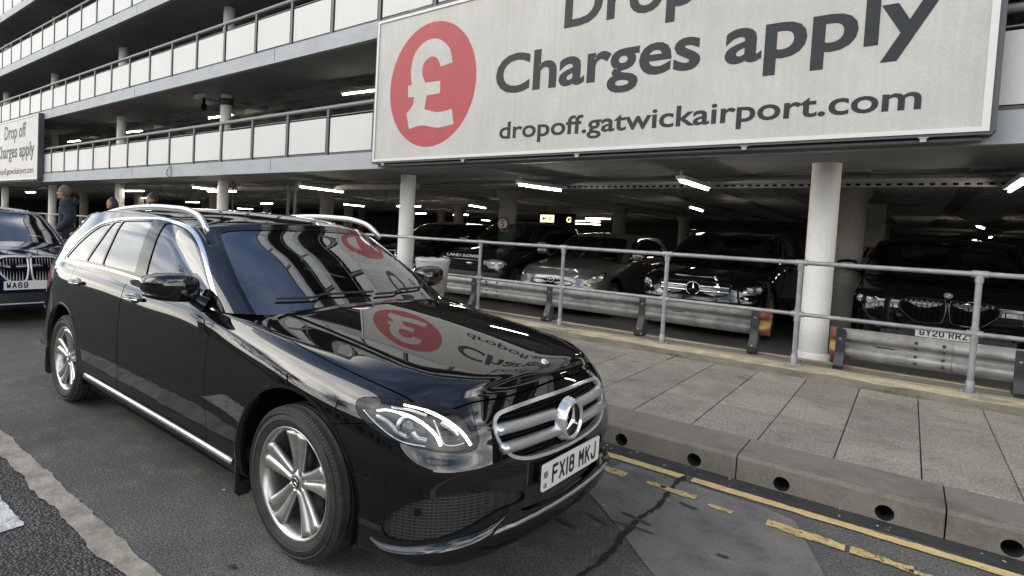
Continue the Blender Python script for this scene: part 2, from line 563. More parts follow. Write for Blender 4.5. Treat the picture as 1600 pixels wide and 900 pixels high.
def solid_m(m, th):
    """give a sheet a thickness inward with rim walls"""
    F = m['F']; n = len(m['V'])
    e = np.concatenate([F[:, [0, 1]], F[:, [1, 2]], F[:, [2, 0]]])
    key = np.sort(e, 1); _, inv, cnt = np.unique(key[:, 0] * (n + 1) + key[:, 1], return_inverse=True, return_counts=True)
    be = e[cnt[inv] == 1]
    V = np.concatenate([m['V'], m['V'] - m['N'] * th, m['V'][be[:, 0]], m['V'][be[:, 1]], (m['V'] - m['N'] * th)[be[:, 0]], (m['V'] - m['N'] * th)[be[:, 1]]])
    k = len(be); o = 2 * n; r = np.arange(k)
    fn = np.cross(m['V'][F[:, 1]] - m['V'][F[:, 0]], m['V'][F[:, 2]] - m['V'][F[:, 0]])
    # rim normal: perpendicular to edge and surface normal
    ed = m['V'][be[:, 1]] - m['V'][be[:, 0]]
    rn = np.cross(ed, m['N'][be[:, 0]]); rn /= np.maximum(np.linalg.norm(rn, axis=1, keepdims=True), 1e-9)
    N = np.concatenate([m['N'], -m['N'], rn, rn, rn, rn])
    A = np.concatenate([m['A'], m['A'], m['A'][be[:, 0]], m['A'][be[:, 1]], m['A'][be[:, 0]], m['A'][be[:, 1]]])
    F2 = np.concatenate([F, F[:, ::-1] + n, np.stack([o + r, o + k + r, o + 3 * k + r], 1), np.stack([o + r, o + 3 * k + r, o + 2 * k + r], 1)])
    return dict(V=V, N=N, A=A, F=F2)
def m_obj(name, m, mat, parent=None):
    V, N, F = m['V'], m['N'], m['F']
    fn = np.cross(V[F[:, 1]] - V[F[:, 0]], V[F[:, 2]] - V[F[:, 0]])
    flip = (fn * N[F].mean(1)).sum(1) < 0
    F = F.copy(); F[flip] = F[flip][:, ::-1]
    ok = np.linalg.norm(fn, axis=1) > 1e-12
    F = F[ok]
    me = bpy.data.meshes.new(name)
    me.from_pydata(V.tolist(), [], F.tolist())
    me.polygons.foreach_set('use_smooth', [True] * len(me.polygons))
    me.normals_split_custom_set_from_vertices(N.tolist())
    return link_mesh(name, me, mat, parent)
def poly_sd(P, poly):
    """signed distance (positive inside) of points P (n,2) to a closed polygon"""
    poly = np.asarray(poly, float); P = np.asarray(P, float)
    d = np.full(len(P), 1e9); ins = np.zeros(len(P), bool)
    n = len(poly)
    for i in range(n):
        a = poly[i]; b = poly[(i + 1) % n]
        e = b - a; w = P - a
        t = np.clip((w @ e) / max(e @ e, 1e-12), 0, 1)
        d = np.minimum(d, np.linalg.norm(w - t[:, None] * e, axis=1))
        c = ((a[1] > P[:, 1]) != (b[1] > P[:, 1]))
        with np.errstate(divide='ignore', invalid='ignore'):
            xx = (b[0] - a[0]) * (P[:, 1] - a[1]) / (b[1] - a[1]) + a[0]
        ins ^= c & (P[:, 0] < xx)
    return np.where(ins, d, -d)
def line_d(P, line):
    line = np.asarray(line, float); d = np.full(len(P), 1e9)
    for a, b in zip(line[:-1], line[1:]):
        e = b - a; w = P - a
        t = np.clip((w @ e) / max(e @ e, 1e-12), 0, 1)
        d = np.minimum(d, np.linalg.norm(w - t[:, None] * e, axis=1))
    return d
def smooth_poly(pts, sub=6, corner=()):
    """closed Catmull-Rom through pts; indices in corner stay sharp"""
    pts = np.asarray(pts, float); n = len(pts); out = []
    def tan(i):
        if i % n in corner:
            return None
        return (pts[(i + 1) % n] - pts[(i - 1) % n]) * 0.5
    for i in range(n):
        a, b = pts[i], pts[(i + 1) % n]
        L = np.linalg.norm(b - a)
        ta, tb = tan(i), tan(i + 1)
        ta = (b - a) if ta is None else ta / max(np.linalg.norm(ta), 1e-9) * L
        tb = (b - a) if tb is None else tb / max(np.linalg.norm(tb), 1e-9) * L
        for k in range(sub):
            t = k / sub
            out.append((2*t**3-3*t**2+1)*a + (t**3-2*t**2+t)*ta + (-2*t**3+3*t**2)*b + (t**3-t**2)*tb)
    return np.array(out)
def profile_keys(outline, profs):
    """outline: key points (x,y) half plan; profs: {key index: [(inset,z)...]} interpolated along the outline"""
    O = np.asarray(outline, float)
    n = len(O)
    fl = np.array([1, -1.0])
    E = np.concatenate([O[1:2] * fl, O, O[-2:-1] * fl])
    T = E[2:] - E[:-2]; T /= np.linalg.norm(T, axis=1, keepdims=True)
    Nn = np.stack([-T[:, 1], T[:, 0]], 1)      # outward for front->rear on +y side
    if Nn[n // 2, 1] < 0:
        Nn = -Nn
    s = np.concatenate([[0], np.cumsum(np.linalg.norm(np.diff(O, axis=0), axis=1))])
    ks = sorted(profs)
    K = np.array([profs[k] for k in ks])       # (m, nl, 2)
    out = np.empty((n, K.shape[1], 3))
    for l in range(K.shape[1]):
        for c in range(2):
            v = np.interp(s, s[ks], K[:, l, c])
            if c == 0:
                ins = v
            else:
                z = v
        out[:, l, 0] = O[:, 0] - Nn[:, 0] * ins
        out[:, l, 1] = O[:, 1] - Nn[:, 1] * ins
        out[:, l, 2] = z
    return out
# ------------------------------------------------------------------ materials of the place
M['asphalt'] = None
def asphalt():
    m, nt, b = new_mat('asphalt')
    v = objvec(nt)
    big = ramp(nt, noise(nt, .55, 6, .6, v), [(.30, (.064, .063, .061)), (.70, (.134, .130, .122))])
    stain = ramp(nt, noise(nt, 2.3, 9, .72, v, .6), [(.40, (1, 1, 1)), (.62, (.90,) * 3), (.74, (.55,) * 3)])
    c = mixc(nt, 1.0, big, stain, 'MULTIPLY')
    pale = ramp(nt, noise(nt, 4.5, 10, .8, v, .4), [(.51, (0, 0, 0)), (.64, (.60,) * 3)])
    c = mixc(nt, pale, c, (.175, .155, .13))
    f = noise(nt, 95, 6, .85, v)
    c = mixc(nt, 1.0, c, ramp(nt, f, [(.40, (.30,) * 3), (.50, (.95,) * 3), (.62, (2.1,) * 3)]), 'MULTIPLY')
    vo = nt.nodes.new('ShaderNodeTexVoronoi'); vo.inputs['Scale'].default_value = 26; nt.links.new(v, vo.inputs['Vector'])
    spk = ramp(nt, vo.outputs['Distance'], [(.0, (1, 1, 1)), (.07, (1, 1, 1)), (.10, (0, 0, 0))])
    sel = ramp(nt, noise(nt, 11, 3, .5, v), [(.57, (0, 0, 0)), (.62, (1, 1, 1))])
    k = nt.nodes.new('ShaderNodeMath'); k.operation = 'MULTIPLY'; nt.links.new(spk, k.inputs[0]); nt.links.new(sel, k.inputs[1])
    c = mixc(nt, k.outputs[0], c, (.30, .29, .27))
    nt.links.new(c, b.inputs['Base Color'])
    setp(b, rough=.9, spec=.25)
    bump(nt, b, f, .35, .006)
    return m
M['asphalt'] = asphalt()
def coarse():
    m, nt, b = new_mat('coarse_asphalt')
    v = objvec(nt)
    vo = nt.nodes.new('ShaderNodeTexVoronoi'); vo.inputs['Scale'].default_value = 75; nt.links.new(v, vo.inputs['Vector'])
    h = ramp(nt, vo.outputs['Distance'], [(.1, (1, 1, 1)), (.65, (0, 0, 0))])
    c = ramp(nt, vo.outputs['Color'], [(.1, (.05, .048, .045)), (.9, (.19, .185, .175))])
    c = mixc(nt, 1.0, c, ramp(nt, vo.outputs['Distance'], [(.25, (1.1,) * 3), (.6, (.25,) * 3)]), 'MULTIPLY')
    c = mixc(nt, 1.0, c, ramp(nt, noise(nt, 2, 5, .6, v), [(.3, (.7,) * 3), (.7, (1.2,) * 3)]), 'MULTIPLY')
    nt.links.new(c, b.inputs['Base Color']); setp(b, rough=.85)
    bump(nt, b, h, 1.0, .012)
    return m
M['coarse'] = coarse()
M['concrete_slab'] = rough_surface('concrete_slab', [(.28, (.075, .071, .064)), (.45, (.145, .137, .123)), (.62, (.19, .18, .16)), (.8, (.115, .108, .098))], 3.0, .8, 60, .4, .003)
M['worn_concrete'] = rough_surface('worn_concrete', [(.28, (.13, .12, .10)), (.5, (.27, .245, .20)), (.62, (.36, .33, .28)), (.8, (.19, .18, .16))], 7, .85, 70, .4, .005)
M['kerb'] = rough_surface('kerb_concrete', [(.25, (.08, .070, .056)), (.5, (.185, .168, .140)), (.8, (.125, .114, .095))], 2.4, .85, 60, .35, .003)
def flag_mat():
    m, nt, b = new_mat('flagstone')
    v = objvec(nt)
    ge = nt.nodes.new('ShaderNodeNewGeometry')
    per = ramp(nt, ge.outputs['Random Per Island'], [(0, (.84, .84, .84)), (.5, (1.0, 1.0, .99)), (1, (1.13, 1.12, 1.10))])
    c = ramp(nt, noise(nt, 2.4, 9, .68, v, .5), [(.25, (.15, .136, .113)), (.5, (.235, .216, .184)), (.75, (.285, .264, .228))])
    c = mixc(nt, 1.0, c, per, 'MULTIPLY')
    f = noise(nt, 70, 6, .85, v)
    c = mixc(nt, 1.0, c, ramp(nt, f, [(.36, (.35,) * 3), (.64, (1.65,) * 3)]), 'MULTIPLY')
    st = ramp(nt, noise(nt, 7, 8, .75, v, .8), [(.54, (1, 1, 1)), (.70, (.55, .54, .53))])
    c = mixc(nt, 1.0, c, st, 'MULTIPLY')
    nt.links.new(c, b.inputs['Base Color']); setp(b, rough=.82)
    bump(nt, b, f, .3, .003)
    return m
M['flag'] = flag_mat()
M['joint'] = plain('joint_dirt', (.025, .023, .02), .95)
def yellow(name='yellow_line', thr=.62):
    m, nt, b = new_mat(name)
    v = objvec(nt)
    c = ramp(nt, noise(nt, 8, 8, .75, v, .3), [(.25, (.36, .26, .10)), (.5, (.58, .43, .18)), (.75, (.66, .53, .28))])
    w = ramp(nt, noise(nt, 24, 6, .8, v, .5), [(.58, (0, 0, 0)), (.68, (1, 1, 1))])
    c = mixc(nt, w, c, (.13, .115, .09))
    nt.links.new(ramp(nt, noise(nt, 38, 9, .85, v, .5), [(thr - .02, (1, 1, 1)), (thr + .07, (0, 0, 0))]), b.inputs['Alpha'])
    nt.links.new(c, b.inputs['Base Color']); setp(b, rough=.8)
    bump(nt, b, noise(nt, 120, 3, .6, v), .3, .003)
    return m
M['yellow'] = yellow()
M['yellow_worn'] = yellow('yellow_line_worn', .53)
M['white_line'] = rough_surface('white_line', [(.35, (.25, .25, .25)), (.5, (.62, .62, .61)), (.8, (.70, .70, .69))], 14, .8, 75, .9, .01)
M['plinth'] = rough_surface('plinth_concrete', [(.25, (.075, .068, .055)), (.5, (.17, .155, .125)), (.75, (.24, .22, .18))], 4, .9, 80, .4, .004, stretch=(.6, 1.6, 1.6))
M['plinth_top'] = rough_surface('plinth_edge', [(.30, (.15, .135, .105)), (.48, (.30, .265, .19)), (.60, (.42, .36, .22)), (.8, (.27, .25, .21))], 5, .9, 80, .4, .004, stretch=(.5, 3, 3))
# ------------------------------------------------------------------ ground
def sheet(name, pts, z, mat, kind='structure'):
    b = MB(); n = len(pts)
    b.add([(x, y, z) for x, y in pts], [tuple(range(n))])
    return struct(b.build(name, mat), kind)
def ragged(x0, x1, y0, y1, amp, step=.03, seed=1, ends=.01):
    r = np.random.default_rng(seed)
    n = max(6, int((x1 - x0) / step)); xs = np.linspace(x0, x1, n)
    def nz():
        a = r.normal(0, 1, n); a = np.convolve(a, np.ones(5) / 5, 'same') * 1.6 + r.normal(0, .45, n)
        return a * amp
    lo = np.minimum(y0 + nz(), (y0 + y1) / 2 - .004); hi = np.maximum(y1 + nz(), (y0 + y1) / 2 + .004)
    return list(zip(xs, lo)) + list(zip(xs[::-1], hi[::-1]))
b = MB(); b.quad((-600, -600, -.012), (600, -600, -.012), (600, 600, -.012), (-600, 600, -.012))
struct(b.build('ground', M['asphalt']))
sheet('road', [(-90, -1.40), (40, -1.40), (40, 1.64), (-90, 1.64)], 0, M['asphalt'])
sheet('carriageway', [(-90, -30), (40, -30), (40, -1.40), (-90, -1.40)], -.004, M['coarse'])
sheet('concrete_joint_strip', ragged(-12, 6, -1.452, -1.335, .008, .035, 3), .005, M['worn_concrete'])
sheet('concrete_apron', [(.56, .79), (.715, .675), (.96, .43), (1.17, .20), (1.24, .14), (1.36, .02), (1.55, -.15), (2.05, -.15), (1.78, .73), (1.60, 1.24), (1.45, 1.30), (1.0, 1.31), (.62, 1.31)], .004, M['concrete_slab'])
cr = ragged(-.5, 1.40, -.012, .012, .008, .03, 9)
sheet('pavement_crack', [(.99 - y + .012 * math.sin(x * 9), x) for x, y in cr], .008, plain('crack_tar', (.008,) * 3, .8))
M['tar'] = rough_surface('tar_stain', [(.3, (.022,) * 3), (.7, (.05,) * 3)], 8, .6, 120, .2, .003)
sheet('gutter', ragged(-30, 8, 1.455, 1.63, .010, .06, 5), .003, M['tar'])
for i, (x0, x1) in enumerate(((-30, .985), (1.04, 3.6))):
    struct(sheet('yellow_line_marking', ragged(x0, x1, 1.345, 1.422, .004, .03, 20 + i), .007 + .001 * i, M['yellow']))
for i, (x0, x1, y0, y1) in enumerate(((.40, .69, 1.10, 1.165), (.88, .93, 1.115, 1.14), (.96, 1.10, 1.10, 1.145), (1.235, 1.30, 1.07, 1.10), (1.52, 1.80, 1.055, 1.125), (1.88, 2.06, 1.06, 1.125), (2.1, 2.13, 1.05, 1.08))):
    struct(sheet('yellow_line_marking', ragged(x0 - .03, x1 + .03, y0 - .006, y1 + .006, .010, .02, 40 + i), .009, M['yellow_worn']))
sheet('white_road_marking', ragged(-2.3, -1.10, -1.83, -1.60, .006, .03, 60), .001, M['white_line'])
# tyre scuffs and oil drips, with a shape of their own
def blot(cx, cy, rx, ry, seed, rot=0.0, n=26):
    r = np.random.default_rng(seed); a = np.linspace(0, 2 * np.pi, n, endpoint=False)
    k = 1 + np.convolve(np.tile(r.normal(0, .35, n), 3), np.ones(3) / 3, 'same')[n:2 * n]
    x = np.cos(a) * rx * k; y = np.sin(a) * ry * k
    return [(cx + u * math.cos(rot) - w * math.sin(rot), cy + u * math.sin(rot) + w * math.cos(rot)) for u, w in zip(x, y)]
q = MB(); rr = np.random.default_rng(11)
spots = [(.95, .62, .10, .010), (1.02, .52, .09, .008), (.93, .50, .07, .007), (.82, .46, .09, .010), (1.13, .98, .05, .018), (1.4, .55, .03, .015), (.70, .30, .10, .012)]
for i, (x, y, rx, ry) in enumerate(spots):
    p = blot(x, y, rx, ry, i, rr.uniform(-.3, .3)); q.add([(u, w, .0085 + .00012 * i) for u, w in p], [tuple(range(len(p)))])
for i in range(26):
    x = rr.uniform(-3, 2.6); y = rr.uniform(-1.25, 1.2) if rr.random() < .5 else rr.uniform(-1.3, -.95)
    s_ = rr.uniform(.004, .011); p = blot(x, y, s_ * 1.5, s_, 100 + i, rr.uniform(0, 3), 10); q.add([(u, w, .0105 + .00002 * i) for u, w in p], [tuple(range(len(p)))])
struct(q.build('oil_stains', M['tar']))
# kerb with drainage holes: blocks .98 m long, two holes each
KY, KZ, KT = 1.615, .156, 2.045
b = MB()
hole = MB()
def kerb_cell(x0, x1):
    cx = (x0 + x1) / 2; r, cz = .043, .050; n = 24
    circ = [(cx + r * math.cos(2 * math.pi * k / n), cz + r * math.sin(2 * math.pi * k / n) * 1.0) for k in range(n)]
    zt = KZ - .022
    def edge(px, pz):
        dx, dz = px - cx, pz - cz
        t = min([((x1 if dx > 0 else x0) - cx) / dx if abs(dx) > 1e-9 else 1e9, ((zt if dz > 0 else -.02) - cz) / dz if abs(dz) > 1e-9 else 1e9])
        return (cx + dx * t, cz + dz * t)
    out = [edge(*p) for p in circ]
    V = [(x, KY, z) for x, z in circ] + [(x, KY, z) for x, z in out]
    F = [(k, (k + 1) % n, n + (k + 1) % n, n + k) for k in range(n)]
    b.add(V, F)
    for sx in (x0, x1):                       # corner fillers
        for sz in (-.02, zt):
            k = min(range(n), key=lambda i: (out[i][0] - sx) ** 2 + (out[i][1] - sz) ** 2)
            for kk in (k - 1, k, k + 1):
                a, c = out[kk % n], out[(kk + 1) % n]
                if (abs(a[0] - sx) < 1e-6) != (abs(c[0] - sx) < 1e-6) and abs(a[0] - sx) < .2:
                    b.add([(a[0], KY, a[1]), (sx, KY, sz), (c[0], KY, c[1])], [(0, 1, 2)])
    V = [(x, KY, z) for x, z in circ] + [(x, KY + .16, z) for x, z in circ]
    hole.add(V, [(k, (k + 1) % n, n + (k + 1) % n, n + k) for k in range(n)], True)
    hole.add(V[n:], [tuple(range(n))])
for i in range(-28, 9):
    x0 = 1.233 + .98 * i - .49 * 0
    g_ = .004
    for k in range(2):
        kerb_cell(x0 + .49 * k + (g_ if k == 0 else 0), x0 + .49 * (k + 1) - (g_ if k == 1 else 0))
    xa, xb = x0 + g_, x0 + .98 - g_
    ch = [(KY, KZ - .022), (KY + .006, KZ - .009), (KY + .022, KZ), (KT - .005, KZ), (KT - .005, .05)]
    for (ya, za), (yb, zb) in zip(ch[:-1], ch[1:]):
        b.quad((xa, ya, za), (xb, ya, za), (xb, yb, zb), (xa, yb, zb))
    for xx in (xa, xb):
        b.add([(xx, KY, -.02)] + [(xx, y, z) for y, z in ch] + [(xx, KT - .005, -.02)], [tuple(range(len(ch) + 2))])
struct(b.build('kerb', M['kerb']))
struct(hole.build('kerb_drain_holes', plain('drain_dark', (.012, .011, .01), .95)))
sheet('kerb_bed', [(-60, KY + .004), (20, KY + .004), (20, 4.56), (-60, 4.56)], KZ - .014, M['joint'])
# flags
b = MB(); rr = np.random.default_rng(5)
rows = [(KT, 2.86), (2.86, 3.64), (3.64, 4.20), (4.20, 4.535)]
for j, (ya, yb) in enumerate(rows):
    for i in range(-62, 14):
        x0 = .844 + .4255 * i; x1 = x0 + .4255
        g_ = .0035; z = KZ + rr.normal(0, .0016); tx, ty = rr.normal(0, .0015), rr.normal(0, .0015)
        c = .004
        P = [(x0 + g_, ya + g_), (x1 - g_, ya + g_), (x1 - g_, yb - g_), (x0 + g_, yb - g_)]
        I = [(x0 + g_ + c, ya + g_ + c), (x1 - g_ - c, ya + g_ + c), (x1 - g_ - c, yb - g_ - c), (x0 + g_ + c, yb - g_ - c)]
        zz = lambda p: z + (p[0] - x0) * tx + (p[1] - ya) * ty
        V = [(p[0], p[1], zz(p)) for p in I] + [(p[0], p[1], zz(p) - .003) for p in P] + [(p[0], p[1], KZ - .03) for p in P]
        F = [(0, 1, 2, 3)] + [(4 + k, 4 + (k + 1) % 4, (k + 1) % 4, k) for k in range(4)] + [(8 + k, 8 + (k + 1) % 4, 4 + (k + 1) % 4, 4 + k) for k in range(4)]
        b.add(V, F)
struct(b.build('pavement', M['flag']))
# plinth under the railing
rr = np.random.default_rng(8)
b = MB(); xs = np.arange(-60, 16.01, .12)
prof0 = [(4.535, .10), (4.535, .225), (4.545, .262), (4.575, .272), (4.70, .270)]
V = []; F = []
for x in xs:
    for k, (y, z) in enumerate(prof0):
        V.append((x, y + rr.normal(0, .004) * (k in (1, 2)), z + rr.normal(0, .004) * (k in (1, 2))))
for i in range(len(xs) - 1):
    for k in range(4):
        F.append((i * 5 + k, i * 5 + k + 1, i * 5 + 6 + k, i * 5 + 5 + k))
for i, f in enumerate(F):
    pass
b.add(V, F, False)
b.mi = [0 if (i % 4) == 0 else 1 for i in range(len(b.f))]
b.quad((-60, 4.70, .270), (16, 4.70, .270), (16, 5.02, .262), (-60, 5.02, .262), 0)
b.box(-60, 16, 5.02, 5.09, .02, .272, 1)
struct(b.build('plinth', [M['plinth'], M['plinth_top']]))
M['park_floor'] = rough_surface('park_floor', [(.3, (.05, .05, .048)), (.7, (.10, .098, .092))], 1.2, .7, 60, .2, .003)
sheet('parking_floor', [(-75, 5.05), (18, 5.05), (18, 42), (-75, 42)], .03, M['park_floor'])
# grit, leaves and cigarette ends along the gutter and on the flags
b = MB(); rr = np.random.default_rng(21)
for i in range(300):
    t = rr.random()
    if t < .25:
        x, y, z = rr.uniform(-1.0, 3.2), rr.uniform(1.47, 1.61), .004
    elif t < .85:
        x, y, z = rr.uniform(-3, 3.4), rr.uniform(2.1, 4.5), KZ + .003
    else:
        x, y, z = rr.uniform(-4, 2.5), rr.uniform(-1.3, 1.2), .010
    s_ = rr.uniform(.004, .013); a = rr.uniform(0, 6.28); h = rr.uniform(.001, .005)
    w = rr.uniform(.3, .9)
    P = [(s_, 0), (s_ * .3, s_ * w), (-s_, s_ * .2), (-s_ * .3, -s_ * w)]
    V = [(x + u * math.cos(a) - v * math.sin(a), y + u * math.sin(a) + v * math.cos(a), z + (h if k % 2 else .0005)) for k, (u, v) in enumerate(P)]
    b.add(V, [(0, 1, 2), (0, 2, 3)], mi=int(rr.random() < .4))
struct(b.build('grit_and_leaf_litter', [plain('litter_pale', (.42, .40, .36), .9), plain('litter_brown', (.10, .07, .04), .9)]), 'stuff')
b = MB(); rr = np.random.default_rng(33)
for (cx, cy, n_) in ((1.95, 4.53, 60), (-.02, 4.53, 60), (1.50, 4.78, 40), (1.2, 4.75, 40)):
    for i in range(n_):
        x = cx + rr.normal(0, .09); a = rr.uniform(0, 6.28); h = rr.uniform(.01, .05); zb_ = KZ if cy < 4.6 else .27
        y = cy - abs(rr.normal(0, .012))
        b.add([(x, y, zb_), (x + .012 * math.cos(a), y + .012 * math.sin(a), zb_ + h * .6), (x + .03 * math.cos(a), y + .022 * math.sin(a), zb_ + h)], [(0, 1, 2)])
struct(b.build('moss_and_weeds', plain('moss', (.10, .085, .04), .95)), 'stuff')
# ------------------------------------------------------------------ multi-storey car park
M['fascia'] = rough_surface('fascia_metal', [(.25, (.24, .262, .275)), (.5, (.31, .332, .345)), (.8, (.35, .372, .382))], 1.6, .55, 60, .06, .002, stretch=(1, 1, 2), grain=.06)
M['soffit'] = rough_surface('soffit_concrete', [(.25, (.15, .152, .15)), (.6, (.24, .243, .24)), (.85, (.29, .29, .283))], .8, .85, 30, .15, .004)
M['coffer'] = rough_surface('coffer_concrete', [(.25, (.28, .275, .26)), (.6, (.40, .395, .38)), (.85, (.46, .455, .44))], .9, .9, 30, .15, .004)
M['column'] = rough_surface('column_paint', [(.24, (.36, .34, .31)), (.35, (.69, .685, .66)), (.75, (.76, .755, .735))], 2.6, .6, 40, .05, .002, grain=.05)
M['panel'] = rough_surface('parapet_panel', [(.25, (.495, .493, .47)), (.6, (.525, .525, .505)), (.85, (.54, .54, .525))], 1.1, .45, 40, .02, .001, stretch=(1, 1, .4), grain=.04)
M['rail_dark'] = plain('rail_dark', (.055, .058, .062), .45)
M['rail_top'] = plain('rail_top', (.155, .157, .158), .45)
M['wall'] = rough_surface('inner_wall', [(.3, (.08, .078, .07)), (.7, (.15, .145, .135))], .9, .9, 20, .1, .003)
M['joint_line'] = plain('joint_line', (.05, .05, .05), .8)
CP = thing('car_park', 'grey multi-storey car park with white parapet panels and round white columns, behind the railing', 'car park', (0, 0, 0))
Z0, PITCH, NL = 2.45, 2.178, 4
YF = 4.45
XA, XB = -72.0, 15.0
COLX = [7.5, 1.19, -5.2, -11.54, -17.76, -24.0, -30.3, -36.6, -43, -49.3, -55.6, -62]
cmi = np.array(cam.matrix_world.inverted())
def project(p):
    v = cmi @ np.array([p[0], p[1], p[2], 1.0])
    if v[2] > -.05: return None
    k = 904.1748
    return (653.9 + k * v[0] / -v[2], 394.3 - k * v[1] / -v[2])
def in_frame(*pts):
    for p in pts:
        s_ = project(p)
        if s_ and -5 < s_[0] < 1605 and -5 < s_[1] < 905:
            return True
    return False
def coffers(b, x0, nx, px, y0, ny, py, z, rec=.20, rx=.26, ry=.16, sl=.07):
    """ribbed ceiling: every pocket a recess with sloping sides"""
    for i in range(nx):
        for j in range(ny):
            a, c = x0 + i * px, y0 + j * py
            O = [(a, c), (a + px, c), (a + px, c + py), (a, c + py)]
            I = [(a + rx / 2, c + ry / 2), (a + px - rx / 2, c + ry / 2), (a + px - rx / 2, c + py - ry / 2), (a + rx / 2, c + py - ry / 2)]
            T_ = [(a + rx / 2 + sl, c + ry / 2 + sl), (a + px - rx / 2 - sl, c + ry / 2 + sl), (a + px - rx / 2 - sl, c + py - ry / 2 - sl), (a + rx / 2 + sl, c + py - ry / 2 - sl)]
            V = [(x, y, z) for x, y in O] + [(x, y, z) for x, y in I] + [(x, y, z + rec) for x, y in T_]
            F = [(k, (k + 1) % 4, 4 + (k + 1) % 4, 4 + k) for k in range(4)] + [(4 + k, 4 + (k + 1) % 4, 8 + (k + 1) % 4, 8 + k) for k in range(4)] + [(8, 9, 10, 11)]
            b.add(V, F)
rest_panels = MB(); rest_posts = MB(); npan = npost = 0
for L_ in range(NL):
    zb = Z0 + PITCH * L_
    b = MB()
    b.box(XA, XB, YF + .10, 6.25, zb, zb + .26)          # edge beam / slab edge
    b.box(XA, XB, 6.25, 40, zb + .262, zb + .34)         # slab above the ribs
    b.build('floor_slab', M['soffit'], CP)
    b = MB()
    b.box(XA, XB, YF, YF + .098, zb - .012, zb + .272)
    b.box(XA, XB, YF - .012, YF - .001, zb - .012, zb + .022)
    fo = b.build('fascia', M['fascia'], CP)
    x = -70.9
    while x < XB:
        b = MB(); b.box(x - .004, x + .004, YF - .0035, YF - .0005, zb + .025, zb + .268); x += 6.30
        b.build('fascia_joint', M['joint_line'], fo)
    b = MB()
    if L_ == 0:
        coffers(b, -34, 36, 1.18, 6.252, 30, .60, zb)
        coffers(b, 8.48, 5, 1.18, 6.252, 30, .60, zb)
        b.box(XA, -34.0, 6.25, 40, zb, zb + .02)
        b.box(-34, 15, 24.26, 40, zb, zb + .02)
    else:
        coffers(b, -36, 36, 1.18, 6.252, 8, .60, zb)
        b.box(XA, 15, 11.06, 40, zb, zb + .02)
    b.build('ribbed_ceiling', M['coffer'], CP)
    b = MB()
    b.tube([(XA, YF + .06, zb + 1.135), (XB, YF + .06, zb + 1.135)], .042, 12)
    b.tube([(XA, YF + .06, zb + .985), (XB, YF + .06, zb + .985)], .012, 6)
    hr = b.build('handrail', M['rail_top'], CP)
    b = MB(); b.box(XA, XB, YF + .04, YF + .07, zb + .275, zb + .315); b.build('bottom_rail', M['rail_dark'], hr)
    # posts and panels 1.196 m apart
    n0 = int((XB - 3) / 1.196)
    for i in range(-56, n0 + 8):
        x = -5.02 + 1.196 * i
        if x < XA + 1 or x > XB - 1: continue
        hidden = (L_ == 0 and (-4.75 < x < 2.3 or -28.4 < x < -21.2)) or (L_ == 1 and -4.6 < x < 2.2 and False)
        vis = in_frame((x, YF, zb + .35), (x, YF, zb + .9)) and not hidden
        B_ = MB() if vis and npost < 100 else rest_posts
        B_.box(x - .030, x + .030, YF + .012, YF + .072, zb + .274, zb + 1.10)
        if B_ is not rest_posts:
            B_.build('parapet_post', M['rail_dark'], CP); npost += 1
        xm0, xm1 = x + .062, x + 1.134
        vis = in_frame((xm0, YF, zb + .35), (xm1, YF, zb + .9), (xm1, YF, zb + .35), (xm0, YF, zb + .9)) and not hidden
        B_ = MB() if vis and npan < 100 else rest_panels
        dz = random.uniform(-.006, .006)
        B_.box(xm0, xm1, YF + .028, YF + .040, zb + .325 + dz, zb + .945 + dz)
        if B_ is not rest_panels:
            B_.build('parapet_panel', M['panel'], CP); npan += 1
rest_posts.build('parapet_posts', M['rail_dark'], CP)['kind'] = 'stuff'
rest_panels.build('parapet_panels', M['panel'], CP)['kind'] = 'stuff'
for L_ in range(NL):
    zlo = .03 if L_ == 0 else Z0 + PITCH * (L_ - 1) + .262
    zhi = Z0 + PITCH * L_
    for x in COLX:
        if L_ > 0 and -1 < x: continue
        b = MB(); b.lathe([(.142, zlo), (.142, zhi)], 28, c=(x, 5.60, 0))
        if L_ == 0:
            b.lathe([(.175, .03), (.172, .26), (.145, .285)], 28, c=(x, 5.60, 0))
        b.build('column', M['column'], CP)
# second and third rows with mushroom heads
M['column_inner'] = rough_surface('column_inner', [(.22, (.20, .19, .17)), (.5, (.34, .325, .30)), (.8, (.40, .385, .36))], 2.5, .8, 30, .12, .003)
for y in (9.2, 16.0, 23.0):
    for x in [1.20, -5.25, -11.7, -18.1, -24.5, -30.9, 7.6]:
        b = MB(); b.lathe([(.205, .03), (.205, 2.22), (.215, 2.27), (.275, 2.36), (.285, 2.45)], 28, c=(x, y, 0))
        b.build('inner_column', M['column_inner'], CP)
b = MB(); b.box(XA, XB, 39.9, 40.1, 0, 8.9); b.box(XA - .2, XA, 5.2, 40, 0, 8.9); b.box(XB, XB + .2, 5.2, 40, 0, 8.9)
b.build('back_wall', M['wall'], CP)
b = MB(); b.box(-4.5, 1.5, 34, 34.2, .03, 1.5); b.build('inner_wall', M['wall'], CP)
